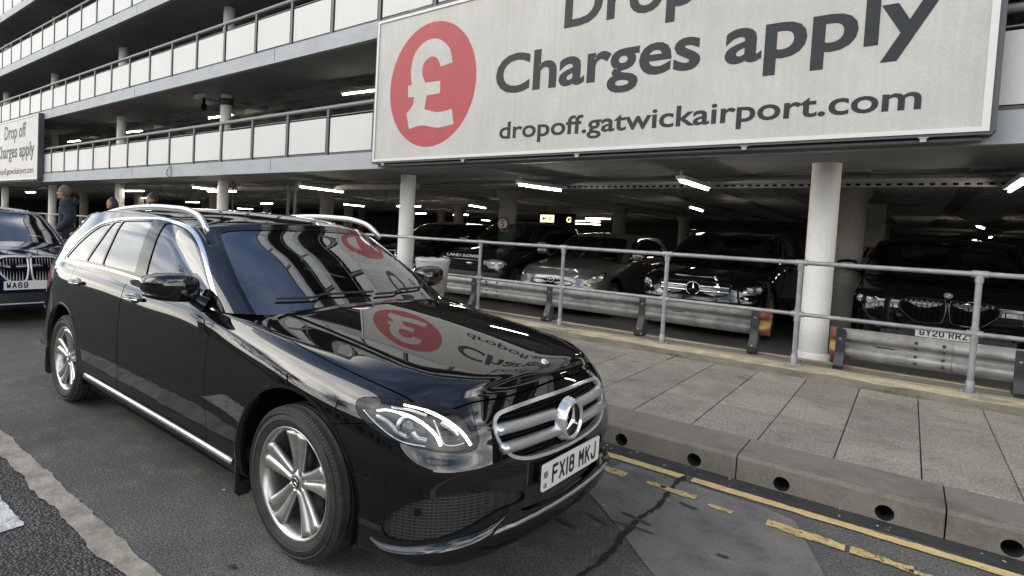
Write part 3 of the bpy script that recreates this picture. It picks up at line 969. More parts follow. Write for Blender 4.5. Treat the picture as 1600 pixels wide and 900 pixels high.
# services under the first slab
b = MB()
b.tube([(-16, 6.35, 2.33), (14, 6.35, 2.33)], .028, 8); b.tube([(-16, 6.75, 2.36), (14, 6.75, 2.36)], .020, 8)
b.build('pipework', M['soffit'], CP)
b = MB()
b.tube([(-11.6, 6.1, 2.30), (-5.4, 6.1, 2.30)], .07, 12); b.build('pipework', M['column_inner'], CP)
for yy, zz in ((6.50, 2.36), (6.62, 2.30)):
    b = MB()
    b.box(-3, 13, yy, yy + .012, zz - .03, zz + .03); b.box(-3, 13, yy + .012, yy + .10, zz - .03, zz - .024)
    for i in range(160):
        b.box(-3 + .1 * i, -3 + .1 * i + .05, yy - .004, yy - .001, zz - .014, zz + .014, 1)
    b.build('cable_tray', [M['galv'], M['liner']], CP)
for xx in (-11.32, -9.0, -8.75):
    b = MB(); b.tube([(xx, 5.75, .05), (xx, 5.75, 2.44)], .022 if xx < -11 else .035, 8)
    b.build('downpipe', M['rail_dark'], CP)
b = MB()
b.tube([(-12.0, YF - .03, 2.70), (-12.12, YF - .04, 2.62), (-12.18, YF - .035, 2.52), (-12.1, YF - .03, 2.45), (-11.6, YF + .05, 2.41), (-11.3, YF + .3, 2.40)], .010, 6)
b.tube([(-11.98, YF - .02, 2.70), (-11.96, YF - .025, 2.45)], .008, 6)
b.build('loose_cable', M['rail_dark'], CP)
# ------------------------------------------------------------------ strip lights (lit)
M['tube_on'] = plain('tube_on', (1, .95, .85), .4, em=(1.0, .90, .74), ems=26.0)
M['tube_cool'] = plain('tube_cool', (1, 1, 1), .4, em=(1.0, .97, .92), ems=30.0)
M['fitting'] = plain('light_fitting', (.35, .35, .34), .5)
def tube_light(a, c, z, where, cool=False, L=None):
    a = Vector((a[0], a[1], 0)); c = Vector((c[0], c[1], 0)); m = (a + c) / 2; d = (c - a)
    ln = L or min(max(d.length, 1.1), 1.55); ang = math.atan2(d.y, d.x)
    t = thing('strip_light', where, 'ceiling light', (m.x, m.y, z), ang, 'lit strip lights under the car park ceilings')
    b = MB(); b.box(-ln / 2 - .03, ln / 2 + .03, -.055, .055, .022, .07); b.box(-ln / 2, -ln / 2 + .02, -.01, .01, .07, .13); b.box(ln / 2 - .02, ln / 2, -.01, .01, .07, .13)
    b.build('light_fitting', M['fitting'], t, bevel=.006)
    b = MB(); b.tube([(-ln / 2, 0, 0), (ln / 2, 0, 0)], .0125, 10); b.build('lamp_tube', M['tube_cool' if cool else 'tube_on'], t)
G0 = [((-2.58, 5.22), (-2.46, 6.24), 'bright white strip light hanging closest over the low hatchback and box-shaped off-roader'),
      ((-7.86, 11.3), (-8.3, 12.8), 'strip light seen between the near white column and the column with the speed disc'),
      ((-15.3, 20.4), (-13.9, 19.7), 'thin strip light low over the dark van roof right of the near white column'),
      ((-10.8, 23.9), (-9.3, 24.0), 'longer strip light in the cluster right of the lit exit sign'),
      ((-8.1, 19.85), (-7.1, 19.7), 'uppermost strip light of the cluster right of the lit exit sign'),
      ((-13.5, 30.1), (-12.1, 30.6), 'lowest strip light of the cluster right of the lit exit sign'),
      ((-19.7, 29.4), (-19.9, 30.6), 'short strip light just left of the column with the speed disc'),
      ((-11.9, 12.6), (-10.68, 12.43), 'upper of two strip lights half hidden by the near white column'),
      ((-17.4, 20.0), (-16.4, 19.6), 'lower of two strip lights half hidden by the near white column'),
      ((-.2, 4.95), (-.206, 6.2), 'warm strip light near the ceiling edge left of the thick front column'),
      ((-1.65, 10.7), (-1.8, 12.2), 'second warm strip light farther in, left of the thick front column'),
      ((2.766, 6.6), (2.767, 5.3), 'warm strip light at the right edge above the wide-grilled car'),
      ((4.28, 29.2), (4.24, 27.8), 'far strip light deep inside above the wide-grilled car'),
      ((4.21, 35.9), (4.22, 34.5), 'farthest tiny strip light above the wide-grilled car'),
      ((-11.67, 4.85), (-12.1, 5.9), 'strip light left of the column under the camera bracket'),
      ((-13.0, 6.0), (-11.85, 6.17), 'strip light half hidden behind the column under the camera bracket'),
      ((-26.4, 12.4), (-25.2, 12.46), 'small strip light low above the estate car roof'),
      ((-34.0, 20.2), (-33.2, 20.8), 'far small strip light just above the black estate roof, right of the column'),
      ((-20.0, 12.5), (-18.9, 12.34), 'small strip light between two inner columns behind the estate car'),
      ((-7.7, 5.06), (-7.93, 6.45), 'long bright strip light left of the near white column'),
      ((-13.9, 11.9), (-14.3, 13.3), 'strip light right of the inner column behind the estate roof'),
      ((-17.66, 5.76), (-16.5, 5.8), 'strip light right of the two people near the road'),
      ((-29.1, 6.1), (-27.8, 6.1), 'strip light at the left above the blue saloon'),
      ((3.2, 17.5), (3.4, 18.8), 'small strip light deep above the right car roof'),
      ((-24.5, 9.3), (-23.3, 9.3), 'strip light behind the walking man'),
      ]
for i, (a, c, w) in enumerate(G0):
    tube_light(a, c, 2.21, w, cool=(i == 0))
for a, c, w in [((-7.92, 6.31), (-6.7, 6.42), 'long strip light on the first floor beside the big sign'),
                ((-13.9, 6.46), (-12.7, 6.5), 'strip light on the first floor behind the camera column'),
                ((-19.8, 6.56), (-18.7, 6.67), 'strip light on the first floor above the middle panels'),
                ((-25.5, 6.6), (-24.4, 6.68), 'strip light on the first floor beside the smaller sign')]:
    tube_light(a, c, 4.38, w)
# ------------------------------------------------------------------ charge signs
def sign_mat():
    m, nt, b = new_mat('sign_face')
    v = objvec(nt)
    c = ramp(nt, noise(nt, 1.1, 8, .65, v), [(.25, (.39, .38, .35)), (.6, (.465, .455, .425)), (.85, (.49, .48, .455))])
    vs = objvec(nt, (22, 1, 1.2))
    st = ramp(nt, noise(nt, 1.0, 6, .6, vs), [(.35, (.93,) * 3), (.7, (1.03,) * 3)])
    c = mixc(nt, 1.0, c, st, 'MULTIPLY')
    sp = ramp(nt, noise(nt, 60, 5, .75, v), [(.35, (.90,) * 3), (.65, (1.05,) * 3)])
    c = mixc(nt, 1.0, c, sp, 'MULTIPLY')
    nt.links.new(c, b.inputs['Base Color']); setp(b, rough=.42, spec=.3)
    return m
M['sign_face'] = sign_mat()
M['sign_ink'] = plain('sign_ink', (.022, .026, .029), .5, spec=.25)
M['sign_red'] = rough_surface('sign_red', [(.3, (.34, .062, .066)), (.7, (.385, .072, .078))], 3, .45, 50, .02, .001, spec=.25, grain=.05)
M['sign_frame'] = plain('sign_frame', (.56, .56, .54), .4)
def charge_sign():
    T = thing('charges_sign', 'big off-white drop off charges sign with red pound roundel, directly above the parked black cars', 'sign', (-1.21, 4.32, 2.5), group='drop off charges signs')
    ox, oy, oz = 1.21, -4.32, -2.5
    X0, X1, ZB, ZT, Y = -4.84, 2.425, 2.515, 4.80, 4.28
    b = MB(); b.box(X0 + .05 + ox, X1 - .06 + ox, Y + oy, Y + .16 + oy, ZB + .05 + oz, ZT - .05 + oz); fc = b.build('sign_panel', M['sign_face'], T)
    b = MB()
    for (a, c, e, f) in ((X0 + .012, X1 - .012, ZB + .012, ZB + .052), (X0 + .012, X1 - .012, ZT - .052, ZT - .012), (X0 + .012, X0 + .052, ZB + .052, ZT - .052), (X1 - .062, X1 - .012, ZB + .052, ZT - .052)):
        b.box(a + ox, c + ox, Y - .018 + oy, Y + .15 + oy, e + oz, f + oz)
    b.build('frame_inner', M['sign_frame'], T)
    b = MB()
    for (a, c, e, f) in ((X0 - .012, X1 + .012, ZB - .014, ZB + .011), (X0 - .012, X1 + .012, ZT - .011, ZT + .014), (X0 - .012, X0 + .011, ZB + .011, ZT - .011), (X1 - .011, X1 + .03, ZB + .011, ZT - .011)):
        b.box(a + ox, c + ox, Y - .005 + oy, Y + .168 + oy, e + oz, f + oz)
    b.build('frame_outer', M['rail_dark'], T)
    b = MB(); b.tube([(X0 + .1 + ox, Y + .06 + oy, ZB - .045 + oz), (X1 - .05 + ox, Y + .06 + oy, ZB - .045 + oz)], .026, 8)
    b.build('support_tube', M['rail_dark'], T)
    for x in (-4.6, -3.0, -1.25, .6, 2.0):
        b = MB(); b.box(x - .035 + ox, x + .035 + ox, Y - .01 + oy, Y + .1 + oy, ZB - .022 + oz, ZB - .0145 + oz); b.box(x - .022 + ox, x + .022 + ox, Y - .006 + oy, Y + .1 + oy, ZB - .055 + oz, ZB - .0225 + oz)
        b.build('bracket', M['galv_beam'], T)
    F0 = Matrix.Translation((0, 0, 0)) @ FRONT
    yk = Y - .0015 + oy
    text_mesh('lettering', 'Charges apply', M['sign_ink'], T, .715, -2.507 + ox, yk, 3.378 + oz, extr=.001, offs=.016, width=4.55, frame=F0)
    text_mesh('lettering', 'Drop off', M['sign_ink'], T, .715, -1.526 + ox, yk, 4.100 + oz, extr=.001, offs=.016, width=2.62, frame=F0)
    text_mesh('lettering', 'dropoff.gatwickairport.com', M['sign_ink'], T, .318, -2.403 + ox, yk, 2.757 + oz, extr=.001, offs=.0055, width=4.37, frame=F0)
    n = 80; cx, cz, rx, rz = -3.672, 3.645, .832, .93
    b = MB(); b.prism([(cx + rx * math.cos(2 * math.pi * k / n), cz + rz * math.sin(2 * math.pi * k / n)) for k in range(n)], 0, .002, lambda a, c, h: (a + ox, Y - h + oy, c + oz))
    rd = b.build('pound_roundel', M['sign_red'], T)
    P = [(-3.274, 3.918), (-3.334, 4.119), (-3.47, 4.253), (-3.636, 4.324), (-3.851, 4.291), (-4.013, 4.15), (-4.078, 3.925), (-4.050, 3.685), (-4.122, 3.679), (-4.11, 3.502), (-3.985, 3.492), (-4.010, 3.368), (-4.129, 3.248), (-4.064, 3.011),
         (-3.802, 3.045), (-3.499, 2.990), (-3.199, 3.018), (-3.245, 3.241), (-3.516, 3.220), (-3.770, 3.287), (-3.737, 3.49), (-3.481, 3.497), (-3.487, 3.680), (-3.777, 3.684), (-3.848, 3.842), (-3.815, 3.990), (-3.668, 4.064), (-3.55, 4.003), (-3.495, 3.889)]
    sm = smooth_poly(P, 5, corner=(0, 7, 8, 9, 10, 12, 13, 16, 17, 19, 20, 21, 22, 23, 28))
    bm = bmesh.new(); vs = [bm.verts.new((x + ox, Y - .0032 + oy, z + oz)) for x, z in sm]
    f = bm.faces.new(vs); bm.normal_update(); bmesh.ops.triangulate(bm, faces=[f], ngon_method='EAR_CLIP')
    ex = bmesh.ops.extrude_face_region(bm, geom=bm.faces[:]); bmesh.ops.translate(bm, verts=[v for v in ex['geom'] if isinstance(v, bmesh.types.BMVert)], vec=(0, .001, 0))
    bmesh.ops.recalc_face_normals(bm, faces=bm.faces)
    me = bpy.data.meshes.new('pound_symbol'); bm.to_mesh(me); bm.free()
    link_mesh('pound_symbol', me, M['sign_face'], rd)
    return T
SG = charge_sign()
S2 = copy_tree(SG)
S2.location.x = SG.location.x - 23.72
S2['label'] = 'smaller-looking distant drop off charges sign at the left, above the blue saloon'
# speed discs, exit sign, hazard board
def disc_sign(x, y, z, r, txt, lab):
    t = thing('speed_sign', lab, 'sign', (x, y, z))
    b = MB(); b.lathe([(0, 0), (r, 0), (r, .012), (0, .012)], 32, axis='y'); d = b.build('sign_disc', plain('disc_red' + txt, (.30, .03, .03), .4), t)
    b = MB(); b.lathe([(0, -.002), (r * .80, -.002), (r * .80, -.001)], 32, axis='y'); b.build('disc_face', M['plate_white'], d)
    text_mesh('sign_number', txt, M['plate_black'], d, r * 1.3, 0, -.0035, -r * .46, extr=.001, offs=.003, align='CENTER', frame=FRONT)
disc_sign(-5.22, 8.97, 1.68, .155, '5', 'round red-rimmed speed disc reading 5 on an inner column')
t = thing('exit_sign', 'lit overhead exit sign with arrow and letters, above the box-shaped off-roader', 'sign', (-7.0, 15.0, 2.0))
b = MB(); b.box(-.62, .68, .0, .08, -.17, .19); b.tube([(-.4, .04, .19), (-.4, .04, .46)], .012, 6); b.tube([(.45, .04, .19), (.45, .04, .46)], .012, 6)
b.build('sign_box', M['liner'], t)
M['sign_lit'] = plain('sign_lit', (.9, .85, .6), .5, em=(1, .82, .45), ems=1.3)
b = MB(); b.box(-.55, -.05, -.006, -.001, -.11, .13); lp = b.build('lit_panel', M['sign_lit'], t)
b = MB(); b.add([(-.50, -.008, .01), (-.40, -.008, .08), (-.40, -.008, .03), (-.32, -.008, .03), (-.32, -.008, -.01), (-.40, -.008, -.01), (-.40, -.008, -.06)], [tuple(range(7))]); b.build('arrow', M['plate_black'], lp)
text_mesh('sign_letter', 'P', M['plate_black'], lp, .22, -.18, -.0085, -.07, extr=.001, offs=.003, align='CENTER', frame=FRONT)
text_mesh('sign_letter', 'G', M['sign_lit'], t, .24, .48, -.002, -.09, extr=.001, offs=.004, align='CENTER', frame=FRONT)
t = thing('hazard_board', 'black and red diagonally striped board on an inner pillar right of the thick column', 'sign', (1.36, 12.6, 1.44))
b = MB(); b.box(-.20, .20, 0, .02, -.11, .11); hb_ = b.build('board', M['liner'], t)
b = MB()
for i in range(4):
    x = -.19 + .10 * i
    b.quad((x, -.002, -.10), (x + .045, -.002, -.10), (min(x + .125, .195), -.002, .10), (min(x + .08, .19), -.002, .10))
b.build('stripe', plain('hazard_red', (.42, .16, .12), .5), hb_)
b = MB(); b.box(-.20, .20, .022, .40, -1.4, 1.0); b.build('pillar', M['column_inner'], t)
# security camera on the first-floor column
t = thing('security_camera', 'security camera on a bracket at the top of an upper column', 'camera', (-11.54, 5.46, 4.45))
b = MB(); b.lathe([(.17, -.10), (.185, -.10), (.185, .06), (.17, .06)], 24, c=(0, .14, 0)); b.tube([(0, .0, -.02), (-.10, -.12, -.02), (-.30, -.2, .02), (-.42, -.22, .05)], .03, 8); b.build('bracket', M['rail_dark'], t)
b = MB(); b.prism([(-.12, -.06), (.26, -.06), (.26, .05), (-.12, .06)], -.06, .06, lambda a, c, h: (-.70 + a, -.24 + h, .16 + c + a * .25)); b.build('camera_housing', M['plate_white'], t, bevel=.01)
b = MB(); superq(b, (-.42, -.24, -.16), (.07, .07, .10), .9) if 'superq' in globals() else b.lathe([(0, -.1), (.05, -.08), (.075, 0), (.07, .06), (.03, .1)], 20, c=(-.42, -.24, -.16)); b.tube([(-.42, -.24, -.06), (-.42, -.23, .05)], .04, 10); b.build('camera_dome', M['liner'], t)
# ------------------------------------------------------------------ the black estate car: shape tables (metres, x forward from the front axle, z up)
EST_OUT = [(.872, 0), (.862, .22), (.836, .42), (.785, .60), (.69, .745), (.55, .84), (.36, .895), (.10, .922), (-.30, .927), (-.80, .926),
           (-1.5, .924), (-2.2, .926), (-2.8, .928), (-3.2, .918), (-3.55, .878), (-3.80, .80), (-3.96, .66), (-4.05, .42), (-4.085, 0)]
EST_PROF = {
    0: [(.10, .20), (.02, .222), (.002, .28), (.012, .36), (.008, .44), (.012, .52), (.03, .63), (.055, .735), (.088, .795), (.118, .845)],
    4: [(.10, .165), (.028, .185), (.004, .245), (.0, .35), (0, .46), (.002, .560), (.023, .625), (.050, .717), (.085, .768), (.122, .805)],
    5: [(.10, .175), (.030, .195), (.006, .26), (.0, .37), (0, .49), (.001, .585), (.0165, .665), (.045, .755), (.078, .80), (.118, .838)],
    7: [(.10, .20), (.03, .22), (.010, .30), (0, .42), (0, .54), (.002, .65), (.012, .745), (.042, .825), (.078, .868), (.135, .902)],
    9: [(.10, .21), (.04, .245), (.016, .33), (.008, .45), (.002, .58), (0, .70), (.006, .80), (.014, .90), (.032, .965), (.062, 1.01)],
    11: [(.10, .21), (.04, .245), (.016, .33), (.008, .45), (.002, .60), (0, .73), (.006, .84), (.014, .945), (.032, 1.02), (.062, 1.068)],
    13: [(.10, .22), (.04, .25), (.015, .33), (.003, .45), (-.004, .60), (0, .74), (.006, .855), (.018, .965), (.038, 1.04), (.075, 1.088)],
    15: [(.12, .24), (.04, .28), (.01, .36), (0, .46), (0, .60), (.015, .73), (.03, .85), (.05, .96), (.07, 1.03), (.10, 1.08)],
    18: [(.12, .25), (.04, .29), (.01, .37), (0, .47), (0, .60), (.04, .71), (.05, .84), (.06, .95), (.075, 1.02), (.10, 1.065)],
}
EST_HC = [(x, .995 - .115 * x - .04 * x * x - .055 * math.exp((x - .766) / .025)) for x in np.arange(-.86, .80, .02)] + [(-1.5, 1.02), (-4.2, 1.05)]
#          base,              1/3,                 2/3,                 under roof,          roof edge
EST_GH = [
    [(-.36, 0, 1.00), (-.60, 0, 1.135), (-.87, 0, 1.285), (-1.12, 0, 1.412), (-1.20, 0, 1.462)],
    [(-.395, .36, 1.00), (-.63, .355, 1.133), (-.895, .345, 1.281), (-1.135, .325, 1.406), (-1.215, .315, 1.456)],
    [(-.475, .62, 1.00), (-.695, .605, 1.128), (-.945, .58, 1.270), (-1.17, .555, 1.393), (-1.245, .535, 1.443)],
    [(-.575, .80, 1.00), (-.775, .775, 1.122), (-1.01, .735, 1.258), (-1.215, .695, 1.377), (-1.30, .67, 1.428)],
    [(-.66, .853, 1.00), (-.85, .828, 1.117), (-1.07, .785, 1.248), (-1.265, .742, 1.367), (-1.36, .708, 1.424)],
    [(-.82, .870, 1.00), (-.985, .848, 1.115), (-1.17, .812, 1.245), (-1.37, .770, 1.372), (-1.47, .728, 1.449)],
    [(-1.25, .878, 1.01), (-1.36, .862, 1.125), (-1.50, .830, 1.26), (-1.63, .788, 1.392), (-1.71, .742, 1.474)],
    [(-1.85, .878, 1.03), (-1.88, .862, 1.14), (-1.92, .832, 1.275), (-1.97, .790, 1.408), (-2.01, .742, 1.494)],
    [(-2.5, .875, 1.05), (-2.48, .860, 1.15), (-2.46, .830, 1.28), (-2.44, .790, 1.410), (-2.44, .742, 1.497)],
    [(-3.1, .862, 1.06), (-3.04, .845, 1.155), (-2.96, .815, 1.275), (-2.87, .770, 1.395), (-2.85, .722, 1.482)],
    [(-3.5, .820, 1.06), (-3.42, .800, 1.155), (-3.32, .770, 1.265), (-3.20, .725, 1.375), (-3.17, .68, 1.454)],
    [(-3.78, .70, 1.06), (-3.70, .680, 1.155), (-3.59, .655, 1.26), (-3.47, .625, 1.36), (-3.42, .59, 1.434)],
    [(-3.92, .50, 1.06), (-3.82, .485, 1.155), (-3.70, .470, 1.26), (-3.57, .450, 1.36), (-3.52, .43, 1.439)],
    [(-4.00, 0, 1.06), (-3.89, 0, 1.155), (-3.76, 0, 1.265), (-3.62, 0, 1.37), (-3.57, 0, 1.454)],
]
EST_ROOF = [(-1.1, 1.455), (-1.20, 1.468), (-1.32, 1.493), (-1.5, 1.519), (-1.7, 1.536), (-2.1, 1.551), (-2.6, 1.549), (-3.1, 1.520), (-3.5, 1.470), (-3.7, 1.42)]
def est_crease(x):
    return np.interp(x, [-.8, -.45, 0, .4, .58, .72], [.63, .60, .625, .635, .60, .50])
def est_cap(x, y, ye, ze, hc):
    """bonnet: nearly flat middle panel, crease, outer panel falling away, rolled edge"""
    ay = np.abs(y); w = .010
    sl = np.interp(x, [-.86, -.6, 0, .45, .68, .78], [.08, .14, .20, .18, .06, 0.0])
    crown = .10
    f = lambda a: -crown * a * a - sl * w * np.logaddexp(0, (a - est_crease(x)) / w)
    rest = ze - (hc + f(ye))
    t = np.clip(ay / np.maximum(ye, 1e-6), 0, 1)
    return hc + f(ay) + rest * t ** 9
def est_shells(dens=.022, nlev=64, ncap=60):
    body = shell(profile_keys(EST_OUT, EST_PROF), EST_HC, 4.5, dens, nlev, ncap, 0.0, est_cap)
    gh = shell(EST_GH, EST_ROOF, 2.6, dens, 44, 20)
    return body, gh
# ------------------------------------------------------------------ reusable vehicle parts
def sz_sampler(body):
    """surface point and normal at (s, z) on the y>=0 side of a body shell"""
    sel = np.where(body['A'][:, 1] < 9.02)[0]
    Q = np.stack([body['A'][sel, 2], body['V'][sel, 2]], 1)
    def f(s, z, off=0.0, side=1):
        d = (Q[:, 0] - s) ** 2 + (Q[:, 1] - z) ** 2
        k = np.argpartition(d, 4)[:4]; w = 1 / (d[k] + 1e-6); w /= w.sum()
        P = (body['V'][sel[k]] * w[:, None]).sum(0); N = (body['N'][sel[k]] * w[:, None]).sum(0); N /= np.linalg.norm(N)
        # first-order correction
        ds = s - (Q[k, 0] * w).sum(); dz = z - (Q[k, 1] * w).sum()
        Tz = np.array([-N[0] * N[2], -N[1] * N[2], 1 - N[2] ** 2]); Tz /= max(np.linalg.norm(Tz), 1e-6)
        Ts = np.cross(Tz, N)
        if Ts[0] > 0: Ts = -Ts
        P = P + Ts * ds + Tz * dz / max(Tz[2], .3)
        P = P + N * off
        fl = np.array([1, side, 1.0])
        return P * fl, N * fl
    return f
def side_sampler(*shells):
    """y of the outer skin (y>=0 half) at (x, z), by nearest sample"""
    V = np.concatenate([m['V'] for m in shells]); N = np.concatenate([m['N'] for m in shells])
    ok = N[:, 1] > .25; V = V[ok]; N = N[ok]
    def f(x, z):
        d = (V[:, 0] - x) ** 2 + (V[:, 2] - z) ** 2
        k = np.argpartition(d, 4)[:4]; w = 1 / (d[k] + 1e-6); w /= w.sum()
        return (V[k, 1] * w).sum(), (N[k] * w[:, None]).sum(0)
    return f
def make_wheel(parent, x, y, side, R=.336, W=.215, rimr=.248, spokes=5, mat_rim='alloy', detail=True, star=True, steer=0.0):
    """wheel centred at (x,y,R); outer face towards side*y"""
    w = thing_part('wheel', parent, (x, y, R), rot=(0, 0, steer))
    s = side; h = W / 2
    t = MB()
    prof = [(rimr - .012, s * h * .80), (rimr + .004, s * h * .90), (rimr + .018, s * h * .965), (rimr + .045, s * h * 1.0), (R - .042, s * h * .985),
            (R - .020, s * h * .93), (R - .007, s * h * .84), (R - .001, s * h * .70), (R, s * h * .35)]
    for g in (.42, .0, -.42):
        prof += [(R, s * h * (g + .06)), (R - .008, s * h * (g + .04)), (R - .008, s * h * (g - .04)), (R, s * h * (g - .06))]
    prof += [(R - .001, -s * h * .70), (R - .02, -s * h * .93), (R - .06, -s * h), (rimr, -s * h * .9)]
    t.lathe(prof, 72 if detail else 40, axis='y')
    if detail:                      # raised rings of the sidewall
        for rr in (rimr + .032, rimr + .060):
            t.lathe([(rr - .004, s * h * .985), (rr - .0015, s * (h + .0022)), (rr + .0015, s * (h + .0022)), (rr + .004, s * h * .985)], 72, axis='y')
        for k in range(120):        # shoulder blocks
            a = 2 * math.pi * (k + .5) / 120
            u = Vector((math.cos(a), 0, math.sin(a))); q = Vector((-math.sin(a), 0, math.cos(a)))
            A0 = u * (R - .022) + Vector((0, s * (h * .935), 0)); B0 = u * (R - .004) + Vector((0, s * h * .80, 0))
            n = (u * .5 + Vector((0, s * .85, 0))).normalized() * .003
            t.add([A0 - q * .0045 + n, A0 + q * .0045 + n, B0 + q * .006 + n, B0 - q * .006 + n, A0 - q * .006 - n, A0 + q * .006 - n, B0 + q * .0075 - n, B0 - q * .0075 - n],
                  [(0, 1, 2, 3), (0, 4, 5, 1), (1, 5, 6, 2), (2, 6, 7, 3), (3, 7, 4, 0)])
    t.build('tyre', M['tyre'], w)
    r = MB()
    yo = s * h * .80
    r.lathe([(rimr - .012, yo * .99), (rimr, yo * 1.10), (rimr - .004, yo * 1.14), (rimr - .014, yo * 1.06), (rimr - .026, yo * .80), (rimr - .032, yo * .2), (rimr - .026, -yo)], 72 if detail else 40, axis='y')
    # twin spokes
    seg = 9
    for k in range(spokes):
        a0 = math.pi / 2 + 2 * math.pi * k / spokes
        for tw in (-1, 1):
            V = []; F = []
            for i in range(seg + 1):
                f = i / seg
                rr = .036 + (rimr - .022 - .036) * f
                wd = .0150 + .0215 * f ** 1.3; mid = a0 + tw * .97 * wd / rr                 # pair spreads at hub and rim
                face = s * (h * (.63 + .21 * f ** 2.0)); depth = .030
                u = Vector((math.cos(mid), 0, math.sin(mid))); q = Vector((-math.sin(mid), 0, math.cos(mid)))
                inn = -tw
                # cross-section: groove side lower than the outer shoulder
                V += [u * rr + q * (inn * wd * .95) + Vector((0, face - s * .013, 0)),
                      u * rr + q * (inn * wd * .55) + Vector((0, face - s * .002, 0)),
                      u * rr - q * (inn * wd * .45) + Vector((0, face + s * .001, 0)),
                      u * rr - q * (inn * wd * .95) + Vector((0, face - s * .006, 0)),
                      u * rr - q * (inn * wd * 1.15) + Vector((0, face - s * depth, 0)),
                      u * rr + q * (inn * wd * .95) + Vector((0, face - s * depth, 0))]
            for i in range(seg):
                for j in range(6):
                    j2 = (j + 1) % 6
                    F.append((i * 6 + j, i * 6 + j2, i * 6 + 6 + j2, i * 6 + 6 + j))
            F += [tuple(range(6)), tuple(seg * 6 + j for j in range(6))]
            r.add(V, F, True)
    hf = s * h * .63
    r.lathe([(.0, hf + s * .004), (.030, hf + s * .004), (.036, hf), (.052, hf - s * .006), (.058, hf - s * .012), (.060, hf - s * .045)], 40, axis='y')
    ro = r.build('rim', M[mat_rim], w)
    md = ro.modifiers.new('w', 'WEIGHTED_NORMAL') if False else None
    d = MB()
    d.lathe([(0, -s * .005), (.150, -s * .005), (.152, -s * .02), (.06, -s * .03)], 40, axis='y')
    for k in range(5):
        a = math.pi / 2 + 2 * math.pi * (k + .5) / 5
        d.lathe([(.0, hf - s * .002), (.010, hf - s * .002), (.011, hf - s * .02)], 10, c=(.040 * math.cos(a), 0, .040 * math.sin(a)), axis='y')
    d.build('brake_disc', M['rim_dark'], w)
    cb = MB()
    cb.lathe([(.0, hf + s * .0075), (.024, hf + s * .0075), (.0265, hf + s * .005), (.027, hf)], 32, axis='y')
    cap = cb.build('hub_cap', M['rim_dark'], w)
    if star:
        star3(w, Vector((0, hf + s * .0095, 0)), .021, 'y', s, 'hub_star')
    return w
def thing_part(name, parent, loc=(0, 0, 0), rot=(0, 0, 0)):
    o = bpy.data.objects.new(name, None); COL.objects.link(o); o.empty_display_size = .1
    o.location = loc; o.rotation_euler = rot
    o.parent = parent
    return o
def star_shape(r, rin, depth):
    """three-pointed star with a ridge, in (a,b) plane; returns verts (a,b,h) and faces"""
    V = [(0, 0, depth)]
    for k in range(6):
        an = math.pi / 2 + k * math.pi / 3
        q = r if k % 2 == 0 else rin
        V.append((q * math.cos(an), q * math.sin(an), 0 if k % 2 else depth * .15))
    F = [(0, 1 + k, 1 + (k + 1) % 6) for k in range(6)]
    return V, F
def star3(parent, c, R, axis, s, name, mat='chrome', ring=True):
    b = MB()
    V, F = star_shape(R * .95, R * .165, R * .16)
    if axis == 'y':
        f = lambda p: (c[0] + p[0], c[1] + s * p[2], c[2] + p[1])
    else:
        f = lambda p: (c[0] + s * p[2], c[1] + p[0], c[2] + p[1])
    b.add([f(p) for p in V], F)
    if ring:
        pts = []
        rr = R * .065
        Vr = []; Fr = []
        n, m = 48, 8
        for i in range(n):
            a = 2 * math.pi * i / n
            for j in range(m):
                e = 2 * math.pi * j / m
                q = R * .935 + rr * math.cos(e)
                Vr.append(f((q * math.cos(a), q * math.sin(a), rr * math.sin(e))))
        for i in range(n):
            for j in range(m):
                Fr.append((i * m + j, i * m + (j + 1) % m, ((i + 1) % n) * m + (j + 1) % m, ((i + 1) % n) * m + j))
        b.add(Vr, Fr, True)
    return b.build(name, M[mat], parent)
def superq(b, c, r, e=.6, n=24, m=16, fn=None, mi=0):
    V = []; F = []
    sg = lambda v, p: math.copysign(abs(v) ** p, v)
    for i in range(m + 1):
        v = -math.pi / 2 + math.pi * i / m
        for j in range(n):
            u = 2 * math.pi * j / n
            p = (r[0] * sg(math.cos(v), e) * sg(math.cos(u), e), r[1] * sg(math.cos(v), e) * sg(math.sin(u), e), r[2] * sg(math.sin(v), e))
            if fn: p = fn(p)
            V.append((c[0] + p[0], c[1] + p[1], c[2] + p[2]))
    for i in range(m):
        for j in range(n):
            F.append((i * n + j, i * n + (j + 1) % n, (i + 1) * n + (j + 1) % n, (i + 1) * n + j))
    b.add(V, F, True, mi)
def arch_lip(name, parent, side_f, cx, cz, r, side, mat, a0=-20, a1=200, depth=.05, flare=.004):
    b = MB(); V = []; F = []
    n = 40
    for i in range(n + 1):
        a = math.radians(a0 + (a1 - a0) * i / n)
        x, z = cx + r * math.cos(a), cz + r * math.sin(a)
        y, N = side_f(cx + (r + .006) * math.cos(a), max(cz + (r + .006) * math.sin(a), .21))
        for dr, dy in ((.016, .0006), (.004, flare), (-.001, flare * .4), (-.002, -depth)):
            V.append((cx + (r + dr) * math.cos(a), side * (y + dy), max(cz + (r + dr) * math.sin(a), .17)))
    for i in range(n):
        for j in range(3):
            F.append((i * 4 + j, i * 4 + j + 1, i * 4 + 5 + j, i * 4 + 4 + j))
    b.add(V, F, True)
    return b.build(name, M[mat], parent)
def wheel_well(b, cx, cz, r, y_out):
    for s in (1, -1):
        b.lathe([(0, s * .50), (r + .006, s * .50), (r + .006, s * y_out)], 40, c=(cx, 0, cz), axis='y')
